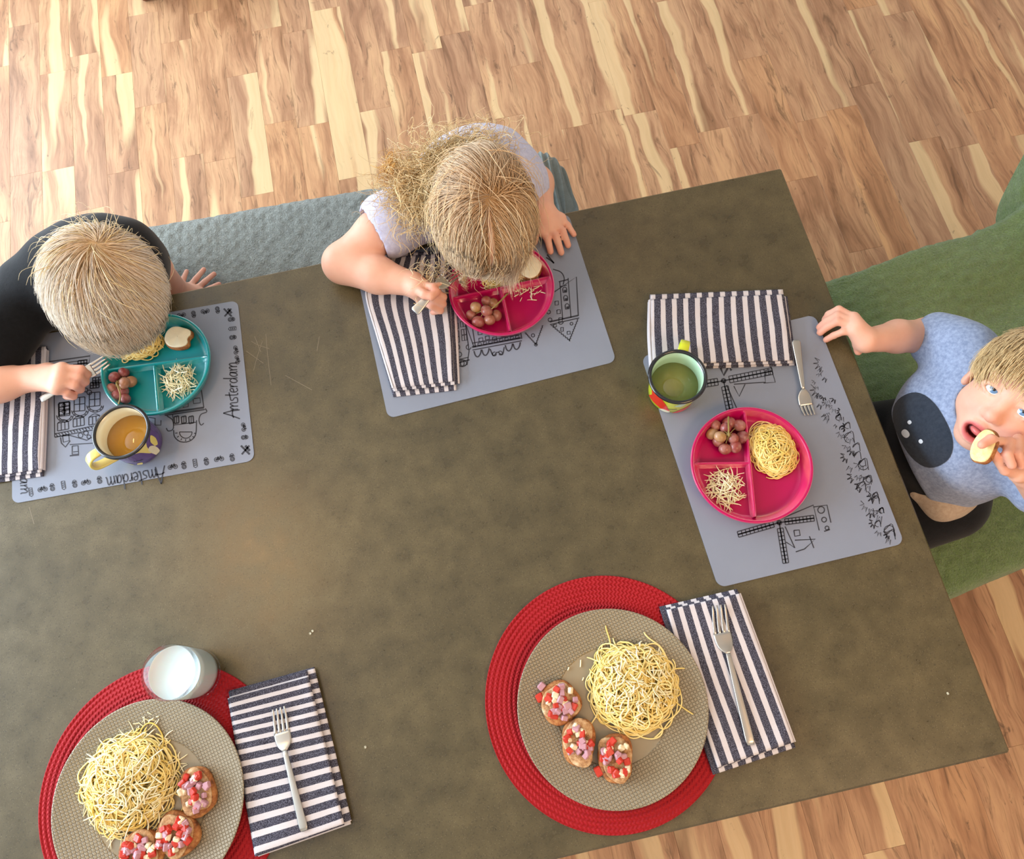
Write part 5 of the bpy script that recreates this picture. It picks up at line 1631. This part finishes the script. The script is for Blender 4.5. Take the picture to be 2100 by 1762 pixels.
V, Fc = hair_cap(H1, cut1, .006).build(.004); mesh('scalp_hair', V, Fc, M['hair'], root, cols=np.tile(lin(206, 172, 124), (len(V), 1)))
wl = H1.loc(at(212, 530, .95)); wl = wl / np.linalg.norm(wl)
R0 = sphere_dirs(14000, 1); C_ = R0 * [.078, .095, .086] + [0, -.008, .014]
ok = ((C_ - [0, .050, .002]) @ np.array([0, .8, -.6]) < 0) & (C_[:, 2] > -.055); R0 = R0[ok][:8200]


def f1(p, r):
    u = p / np.array([.078, .095, .086]); u /= np.linalg.norm(u, axis=1, keepdims=True)
    t = u - wl * (u @ wl)[:, None]; t = (u * (u @ wl)[:, None] - wl); t = t / (np.linalg.norm(t, axis=1, keepdims=True) + .05)
    return t + .30 * np.cross(u, t)


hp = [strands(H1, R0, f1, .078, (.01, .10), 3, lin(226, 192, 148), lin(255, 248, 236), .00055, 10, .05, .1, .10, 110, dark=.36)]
Rw = R0[(R0 @ wl) > .5][:260]; hp.append(strands(H1, Rw, f1, .055, (.03, .22), 5, lin(206, 170, 108), lin(250, 232, 190), .0006, 8, 0, .1, .26, 60, dark=.3))
Re = sphere_dirs(3000, 9); Ce = Re * [.078, .095, .086] + [0, -.008, .014]; Re = Re[(Ce[:, 2] < -.01) & (Ce[:, 1] < .02)][:260]
hp.append(strands(H1, Re, f1, .05, (.02, .5), 6, lin(214, 186, 130), lin(246, 226, 176), .0004, 8, 0, 0, .5, 90))
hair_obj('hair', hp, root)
# the fork in his fist
fork(at(84, 820, .768), at(172, 766, .776), at(191, 757, .772), at(220, 738, .768), .0122, 'steel fork held in the fist of the boy in black', .0060, .0032, .003, tilt=(.25, -.2, 1))

# ============================================================ girl, middle
root = person('person with long messy blond hair in a lavender t-shirt, head bowed over the crimson plate', (.06, 1.0, BZ))
h2 = at(992, 440, .895)
H2 = Head(h2, idir(.10, 1.) + np.array([0, 0, -.72]), np.array([.04, -.44, .88]), 1.0)
S = SDF(); spots = []
pel, mid, che, nek = np.array([.07, .97, .556]), np.array([.073, .935, .66]), np.array([.080, .868, .77]), np.array([.085, .81, .83])
shR, shL = at(862, 428, .80), at(1046, 374, .80)


def torso(S, ex=0., k=.03):
    S.cone(pel, mid, .092 + ex, .086 + ex, k); S.cone(mid, che, .086 + ex, .090 + ex, k); w_ = (shL - shR) * .5
    S.cone(che + w_ * .35, che - w_ * .35, .080 + ex, .080 + ex, k)
    S.cone(shL * .82 + shR * .18, shR * .82 + shL * .18, .048 + ex, .048 + ex, k); S.cone(che, nek, .073 + ex, .05 + ex, k)


torso(S); S.cone(nek, H2.w(0, -.02, -.05), .039, .039, .02); H2.add(S)
elR, wrR = at(704, 540, .775), at(846, 583, .793)
S.chain([shR, at(772, 478, .80), elR], [.038, .0350, .0325], .014); S.chain([elR, at(775, 564, .785), wrR], [.036, .031, .0205], .012)
hand(S, wrR, at(866, 596, .792), [pj((867, 586, .803), (888, 590, .812), (903, 585, .802), (904, 571, .790)), pj((869, 596, .797), (893, 601, .803), (909, 609, .787), (896, 614, .772)), pj((869, 606, .788), (891, 614, .791), (908, 623, .775), (893, 627, .762)), pj((866, 615, .778), (884, 627, .780), (903, 637, .765), (888, 640, .757))],
     pj((853, 592, .803), (870, 604, .815), (884, 608, .815), (896, 598, .812)), spots, rp=.0125, rw=.0195, rf=(.0078, .0064))
elL, wrL = at(1112, 388, .775), at(1113, 432, .772)
elL = at(1112, 374, .70) * .5 + at(1080, 382, .80) * .5
S.chain([shL, elL, wrL], [.038, .033, .021], .014)
hand(S, wrL, at(1126, 452, .764), [pj((1113, 474, .760), (1123, 490, .758), (1129, 516, .749)), pj((1127, 468, .762), (1140, 484, .760), (1151, 518, .749)), pj((1140, 460, .761), (1154, 474, .759), (1165, 503, .749)), pj((1150, 448, .759), (1164, 462, .756), (1177, 481, .749))], pj((1108, 452, .757), (1099, 474, .753), (1096, 496, .749)), spots, rp=.0115, rw=.0195, rf=(.0076, .0060))
lg = legs(S, pel, (-1., .05, 0), (.0, -.34, 0), BZ)
V, Fc = S.build(.0030); mesh('body', V, Fc, M['skin'], root, cols=skin_cols(V, spots + H2.spots(), H2))
S = SDF(); torso(S, .010)
cR = at(788, 468, .80)
S.chain([shR, shR * .12 + cR * .88], [.054, .056], .02); S.chain([shL, shL * .45 + elL * .55], [.050, .048], .02)
S.cone(pel, pel + [0, -.03, -.03], .106, .108, .03)
f, l = wrinkle(50, .0034, 36); S.fn(f, l)
S.cone(nek + [0, 0, .004], H2.w(0, -.01, -.05), .050, .058, .006, 's')
for a, b, t in ((shR, cR, .86), (shL, elL, .55)):
    q = a * (1 - t) + b * t; d = (b - a) / np.linalg.norm(b - a); S.ell(q + d * .100, (.075,) * 3, k=.009, op='s'); S.cone(q + d * .005, q + d * .08, .0435, .046, .003, 's')
V, Fc = S.build(.004); mesh('t_shirt', relax(V, Fc, 3), Fc, M['lav'], root)
S = SDF()
for a, b, an, to in lg: S.cone(a, b, .068, .054, .02); S.cone(b, an, .050, .036, .012)
S.cone(pel, pel + [0, 0, -.02], .098, .098, .03); S.plane((0, 0, .11), (0, 0, -1)); S.plane((0, 0, .60), (0, 0, 1))
V, Fc = S.build(.005); mesh('leggings', V, Fc, M['denim'], root)
eyes(H2, root, at(1020, 600, TZ))
V, Fc = hair_cap(H2, [((0, .060, -.004), (0, .80, -.60)), ((0, -.05, -.078), (0, -.25, -1))], .007).build(.004)
CAP2 = (V, Fc)
E_ = np.array([.078, .095, .086]); gl2 = H2.M.T @ np.array([0, 0, -1.])
px0 = H2.loc(at(1003, 425, 1.0))[0]; px0 = float(np.clip(px0, -.02, .02))
R0 = sphere_dirs(14000, 21); C_ = R0 * E_ + [0, -.008, .014]
ok = ((C_ - [0, .058, -.004]) @ np.array([0, .8, -.6]) < 0) & (C_[:, 2] > -.05); ok &= (np.abs(C_[:, 0] - px0) > .0028) | (C_[:, 1] < -.02); R0 = R0[ok][:8200]; C_ = R0 * E_ + [0, -.008, .014]
back = C_[:, 1] < -.035
L_ = H2.loc(CAP2[0]); pt = np.clip(1.6 - np.abs(L_[:, 0] - px0) / .0028, 0, 1) * (L_[:, 1] > -.03)
mesh('scalp_hair', CAP2[0], CAP2[1], M['hair'], root, cols=lerp(lin(166, 126, 78), lin(226, 176, 146), pt[:, None]))
fringe = H2.loc(at(948, 572, .805)); tail = H2.loc(at(905, 345, .90))


def f2(p, r):
    x = p[:, 0] - px0; sgn = np.tanh((r[:, 0] * .078 - px0) / .004); lat = np.exp(-np.abs(x) / .040)
    fwd_ = np.clip((p[:, 1] - .02) / .07, 0, 1)
    d = np.stack([sgn * (.95 * lat - .15 * fwd_), .62 + .3 * (1 - lat), 0 * x], 1)
    q = fringe - p; q /= np.linalg.norm(q, axis=1, keepdims=True); wq = (np.clip((p[:, 1] - .030) / .04, 0, 1) * np.clip((r[:, 0] * .078 + .040) / .03, 0, 1))[:, None]
    return d * (1 - wq) + q * 1.1 * wq + gl2 * .30


def f2b(p, r):
    d = (tail - p); d /= np.linalg.norm(d, axis=1, keepdims=True); w = np.clip((r[:, 1:2] * .095 - .008 + .075) / .075, 0, 1); w = w * w * (3 - 2 * w)
    w = np.where(r[:, :1] * .078 > px0 + .01, np.clip(w * 1.6, 0, 1), w)
    return d * (1 - w) + f2(p, r) * w


A0, A1, B1 = lin(190, 146, 96), lin(228, 184, 134), lin(255, 232, 198)
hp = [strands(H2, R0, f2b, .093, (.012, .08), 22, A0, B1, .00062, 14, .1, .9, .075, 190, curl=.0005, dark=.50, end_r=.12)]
Rz = R0[::30][:240]; hp.append(strands(H2, Rz, f2, .095, (.04, .25), 24, A1, lin(246, 226, 178), .00045, 13, .2, 1.6, .45, 90, curl=.0014, dark=.3))
# loose curls of the ponytail behind and left of the head
g = np.random.default_rng(4)


def curls(ctr, n, spread, Lc, amp, r, seed, dir0, c0, c1, droop=0.):
    g = np.random.default_rng(seed); K = 22; P = np.zeros((n, K, 3)); p = np.asarray(ctr) + g.normal(size=(n, 3)) * spread; d = np.asarray(dir0, float) + g.normal(size=(n, 3)) * .75; d /= np.linalg.norm(d, axis=1, keepdims=True)
    ck = g.integers(0, max(8, n // 22), n); cdir = g.normal(size=(n, 3)) * .7; d = np.asarray(dir0, float) + cdir[ck] + g.normal(size=(n, 3)) * .22; d /= np.linalg.norm(d, axis=1, keepdims=True); ph = g.uniform(0, 6.28, (n, 3))[ck] + g.normal(size=(n, 3)) * .4; w = g.uniform(.35, .8, (n, 1))[ck]; bend = g.normal(size=(n, 22, 3)) * .24
    for i in range(K):
        P[:, i] = p + amp * np.sin(ph + i * w); p = p + d * (Lc / K) * g.uniform(.6, 1.2, (n, 1)); d = d + bend[ck, i] + g.normal(size=(n, 3)) * .06 + np.array([0, 0, -droop]); d /= np.linalg.norm(d, axis=1, keepdims=True)
    rad = np.full((n, K), r) * g.uniform(.6, 1.3, (n, 1)) * (1 - .6 * np.linspace(0, 1, K) ** 2); t = g.uniform(0, 1, (n, 1, 1)); col = np.broadcast_to(c0 * (1 - t) + c1 * t, (n, K, 3)) * g.uniform(.75, 1.15, (n, 1, 1))
    return P, rad, np.repeat(col, 3, 1).reshape(-1, 3)


w_ = lambda x, y, z: at(x, y, z)
hp.append(curls(w_(930, 350, .90), 1100, [.026, .020, .016], .10, .006, .0005, 31, idir(-1, .15) * .6, lin(206, 160, 98), lin(250, 228, 178), .06))
hp.append(curls(w_(965, 322, .89), 520, [.030, .016, .014], .08, .006, .00045, 32, idir(-.3, -.5), lin(196, 152, 92), lin(248, 226, 174), .05))
hp.append(curls(w_(865, 375, .89), 800, [.020, .022, .014], .10, .006, .0005, 33, idir(-.6, .7) * .8, lin(204, 158, 96), lin(250, 224, 170), .10))
hp.append(curls(w_(800, 345, .89), 70, [.004, .006, .004], .045, .003, .0007, 34, idir(-.2, -.3), lin(206, 150, 70), lin(236, 190, 110), .0))
hp.append(curls(w_(900, 560, .80), 60, [.02, .015, .02], .07, .004, .0004, 36, idir(-.3, .6), lin(220, 184, 124), lin(246, 226, 178), .1))
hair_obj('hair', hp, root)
# elastic at the ponytail's end
a = np.linspace(0, 2 * np.pi, 21); c = at(806, 352, .89); ax = idir(-.5, -.1); ax /= np.linalg.norm(ax); u = np.cross(ax, [0, 0, 1.]); u /= np.linalg.norm(u); v = np.cross(ax, u)
tb_ = tube(np.array([c + (u * math.cos(t) + v * math.sin(t)) * .007 for t in a]), .0024, 6, False); mesh('hair_elastic', *tb_, plain('orange_elastic', srgb(226, 150, 60), .6), root)
fork(at(850, 640, .800), at(897, 590, .812), at(915, 572, .806), at(940, 556, .795), .0118, "steel fork held in the girl's right hand", .0085, .0030, .004, tilt=(.1, -.3, 1))

# ============================================================ boy in blue, right
root = person('person in blue-grey t-shirt looking up and biting bread on the green chair', (.77, .24, .47))
pe = at(2068, 822, .890); upv = idir(64, -59); fw3 = CPOS - pe; fw3 /= np.linalg.norm(fw3)
H3 = Head(pe, fw3 + idir(-.26, .20), upv, .90)
H3.c = pe - H3.M @ np.array([0, .070, -.009]) * .90; h3 = H3.c
S = SDF(); spots = []
pel = np.array([.80, .25, .56]); mid = np.array([.79, .25, .63]); che = np.array([.785, .262, .695]); nek = np.array([.787, .283, .755])
shR, shL = at(1975, 716, .755), at(2094, 925, .755)


def torso(S, ex=0., k=.03):
    S.cone(pel, mid, .094 + ex, .092 + ex, k); S.cone(mid, che, .092 + ex, .086 + ex, k); w_ = (shL - shR) * .5
    S.cone(che + w_ * .35, che - w_ * .35, .076 + ex, .076 + ex, k)
    S.cone(shL * .82 + shR * .18, shR * .82 + shL * .18, .044 + ex, .044 + ex, k); S.cone(che, nek, .07 + ex, .046 + ex, k)


torso(S, -.016); S.cone(nek, H3.w(0, -.02, -.04), .040, .042, .02); H3.add(S, 1.)
elR, wrR = at(1900, 690, .705), at(1776, 698, .770)
S.chain([shR, elR], [.036, .031], .014); S.chain([elR, at(1840, 690, .74), wrR], [.030, .0265, .0195], .012)
hand(S, wrR, at(1756, 676, .777), [pj((1750, 652, .777), (1720, 635, .774), (1700, 645, .760), (1692, 656, .749)), pj((1754, 662, .780), (1718, 647, .776), (1695, 659, .760), (1681, 671, .749)), pj((1757, 671, .780), (1718, 659, .777), (1697, 670, .761), (1682, 682, .749)), pj((1760, 681, .778), (1730, 680, .774), (1710, 688, .761), (1694, 697, .749))],
     pj((1768, 690, .772), (1758, 706, .762), (1760, 721, .752)), spots, rp=.0112, rw=.0182, rf=(.0072, .0060))
elL, wrL = at(2168, 1050, .73), at(2106, 972, .850)
S.chain([shL, elL], [.036, .031], .014); S.chain([elL, wrL], [.031, .0205], .012)
hand(S, wrL, at(2094, 950, .870), [pj((2090, 938, .880), (2056, 906, .900), (2032, 900, .925), (2014, 912, .926)), pj((2096, 932, .880), (2070, 906, .900), (2066, 932, .913), (2075, 954, .908)), pj((2104, 926, .877), (2088, 900, .895), (2087, 932, .909), (2095, 955, .903)), pj((2112, 926, .873), (2106, 900, .890), (2107, 930, .903), (2113, 950, .897))],
     pj((2088, 972, .870), (2062, 964, .885), (2037, 930, .909)), spots, rp=.0115, rw=.0182, rf=(.0074, .0062))
fdir = np.array([-1., .02, 0]); lg = []
for s in (-1, 1):
    a = np.array([.80, .235 + s * .065, .535]); b = np.array([.555, .235 + s * .095, .525]); an = np.array([.545, .235 + s * .10, .20]); lg.append((a, b, an))
    S.cone(a, b, .062, .048, .02); S.cone(b, an, .045, .030, .012); S.cone(an, an + [-.11, 0, -.05], .028, .022, .012)
V, Fc = S.build(.0026); mesh('body', V, Fc, M['skin'], root, cols=skin_cols(V, spots + H3.spots(), H3))
S = SDF(); torso(S, .010)
S.chain([shR, shR * .28 + elR * .72], [.047, .046], .02); S.chain([shL, shL * .4 + elL * .6], [.048, .048], .02)
S.cone(pel, pel + [-.03, -.0, -.045], .102, .104, .03)
f, l = wrinkle(60, .0034, 34); S.fn(f, l)
S.cone(nek + [0, 0, -.004], H3.w(0, -.01, -.05), .043, .052, .006, 's'); S.plane((0, 0, .562), (0, 0, -1))
for a, b, t in ((shR, elR, .72), (shL, elL, .6)):
    q = a * (1 - t) + b * t; d = (b - a) / np.linalg.norm(b - a); S.ell(q + d * .098, (.075,) * 3, k=.009, op='s'); S.cone(q + d * .005, q + d * .08, .0375, .040, .003, 's')
S.plane(at(1847, 906, .655), (-.80, 0, -.60), k=.006)
Vs, Fs = S.build(.0036); Vs = relax(Vs, Fs, 3); sh = mesh('t_shirt', Vs, Fs, M['blue'], root)
S = SDF()
for a, b, an in lg: S.cone(a, a * .35 + b * .65, .073, .068, .02)
S.cone(pel, pel + [0, 0, -.03], .092, .096, .03); S.cone(pel + [-.01, 0, .01], pel + [-.10, .0, -.03], .085, .070, .03); S.cone(pel, mid, .101, .100, .03); S.plane((0, 0, .665), (0, 0, 1)); S.plane((0, 0, .475), (0, 0, -1))
V, Fc = S.build(.0045); so = mesh('shorts', V, Fc, M['shorts'], root)
mesh('drawstring', *tube(spline([at(1903, 990, .628), at(1914, 984, .632), at(1926, 974, .632), at(1934, 976, .628)], 14), .0028, 8), M['shorts'], so)
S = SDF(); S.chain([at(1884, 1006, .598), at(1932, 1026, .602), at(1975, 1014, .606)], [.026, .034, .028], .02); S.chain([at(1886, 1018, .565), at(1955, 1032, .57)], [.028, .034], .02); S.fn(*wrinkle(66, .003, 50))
V, Fc = S.build(.004); mesh('shirt_hem_warm_shade', V, Fc, M['beige'], root)  # lower flap of the t-shirt, its warm shade painted in as beige
eyes(H3, root, CPOS)
# inside of the mouth
q = H3.w(0, .066, H3.zc); V = np.array(gv) * [.0175, .012, .009] @ H3.M.T + q; mesh('mouth_cavity', V, gf_, M['mouthin'], root)
q = H3.w(-.002, .074, H3.zc + .0015); V = np.array(gv) * [.0125, .010, .0055] @ H3.M.T + q; mesh('tongue', V, gf_, M['tongue'], root)
# eyebrows
bb = MB()
for sx in (-1, 1): bb.tube(spline([H3.w(sx * .013, .0825, .006), H3.w(sx * .026, .0815, .0125), H3.w(sx * .041, .0725, .009)], 10), [.0006, .0013, .0016, .0017, .0017, .0016, .0015, .0013, .001, .0005], 6)
eb = mesh('eyebrows', np.concatenate(bb.V), bb.F, plain('fair_brow', srgb(196, 158, 116), .7), root)
# hair
V, Fc = hair_cap(H3, [((0, .062, .026), (0, .80, -.60)), ((0, -.05, -.060), (0, -.3, -1)), ], .006).build(.004); mesh('scalp_hair', V, Fc, M['hair'], root, cols=np.tile(lin(158, 124, 78), (len(V), 1)))
R0 = sphere_dirs(17000, 41); C_ = R0 * E_ + [0, -.008, .014]
ok = ((C_ - [0, .060, .027]) @ np.array([0, .8, -.6]) < 0) & (C_[:, 2] > -.05) & ~((np.abs(C_[:, 0]) > .050) & (C_[:, 2] < .012) & (C_[:, 1] > -.045)); R0 = R0[ok][:7600]
wl3 = np.array([.1, -.5, .86]); wl3 /= np.linalg.norm(wl3)


def f3(p, r):
    u = p / E_; u /= np.linalg.norm(u, axis=1, keepdims=True); t = u * (u @ wl3)[:, None] - wl3; t /= np.linalg.norm(t, axis=1, keepdims=True) + .05
    return t + .35 * np.cross(u, t) + np.array([.35, 0, -.1]) * (u[:, 1:2] > .2)


hair_obj('hair', [strands(H3, R0, f3, .050, (.01, .12), 42, lin(176, 136, 84), lin(238, 206, 150), .0006, 9, 0, 0, .13, 110, dark=.44)], root)
# the printed animal head on his chest, laid on the cloth along the shirt's own surface
from mathutils.bvhtree import BVHTree
bvh = BVHTree.FromPolygons([tuple(v) for v in Vs], [tuple(int(i) for i in f) for f in Fs])


def decal(name, ctr, ax, ay, rot, m, par, lift):
    rings, n = 14, 40; V = []
    for i in range(rings + 1):
        for j in range(n):
            s, t = i / rings + 1e-3, j / n * 2 * np.pi; c_, s_ = math.cos(t), math.sin(t); e_ = (abs(c_) ** 2.4 + abs(s_) ** 2.4) ** (-1 / 2.4); x, y = ax * s * c_ * e_, ay * s * s_ * e_; r = R_(rot)
            X, Y = ctr[0] + x * math.cos(r) - y * math.sin(r), ctr[1] + x * math.sin(r) + y * math.cos(r)
            d = Vector(CF + (X - 1050) / F_PX * CR - (Y - 881) / F_PX * CU).normalized(); h = bvh.ray_cast(Vector(CPOS), d)
            V.append(np.array(h[0]) + np.array(h[1]) * lift * (1 if h[1].dot(d) < 0 else -1) if h[0] is not None else None)
    Fc = [(i * n + j, i * n + (j + 1) % n, (i + 1) * n + (j + 1) % n, (i + 1) * n + j) for i in range(rings) for j in range(n)]
    Fc = [f for f in Fc if all(V[k] is not None for k in f)]; V = [v if v is not None else np.array(CPOS) * 0 + pel for v in V]
    return mesh(name, V, Fc, M[m], par)


pr = decal('printed_animal_face', (1893, 882), 80, 50, 62, 'charcoal', sh, .0012)
for c_, a_, b_ in (((1867, 866), 4, 4), ((1890, 905), 4.5, 4), ((1859, 889), 9, 7)): decal('printed_spot', c_, a_, b_, 50, 'white', sh, .0019)
# collar seam
# bread in his hand
bc = at(2020, 917, .908)
root = thing('bread_slice', bc, 'piece of white bread held to the mouth of the boy on the green chair', 'bread')
V, Fc = slice_mesh(np.zeros(3), .0150, .0255, .012, 0, 71, .05); V = np.array(V) - [0, 0, .006]
fwd = idir(.45, -.9); nr = (CPOS - bc); nr /= np.linalg.norm(nr); nr = nr + idir(-.55, -.25); nr /= np.linalg.norm(nr); yy = fwd - nr * (fwd @ nr); yy /= np.linalg.norm(yy); Mx = np.stack([np.cross(yy, nr), yy, nr], 1)
mesh('crust', V @ Mx.T + bc, Fc, M['crust'], root)
V, Fc = slice_mesh(np.zeros(3), .0136, .0235, .004, 0, 71, .05); V = np.array(V) + [0, 0, .0045]
mesh('crumb', V @ Mx.T + bc, Fc, M['dough'], root)

# ------------------------------------------------------------------ repeats carry a group
GROUPS = {'placemat': 'placemats on the table', 'plate': 'plates of dinner', 'napkin': 'striped folded napkins', 'fork': 'steel forks', 'bruschetta': 'bruschetta on the dinner plates', 'grapes': 'small bunches of grapes',
          'bread': 'slices of bread', 'mug': 'enamel mugs', 'crumb': 'crumbs on the bare table', 'vegetable': 'loose topping cubes', 'pasta': 'heaps of spaghetti', 'person': 'children at the table', 'cheese': 'grated cheese'}
for o in bpy.data.objects:
    if o.parent is None and o.get('category') in GROUPS and not o.get('group'): o['group'] = GROUPS[o['category']]
pr['label'] = 'dark round animal face printed on the chest'
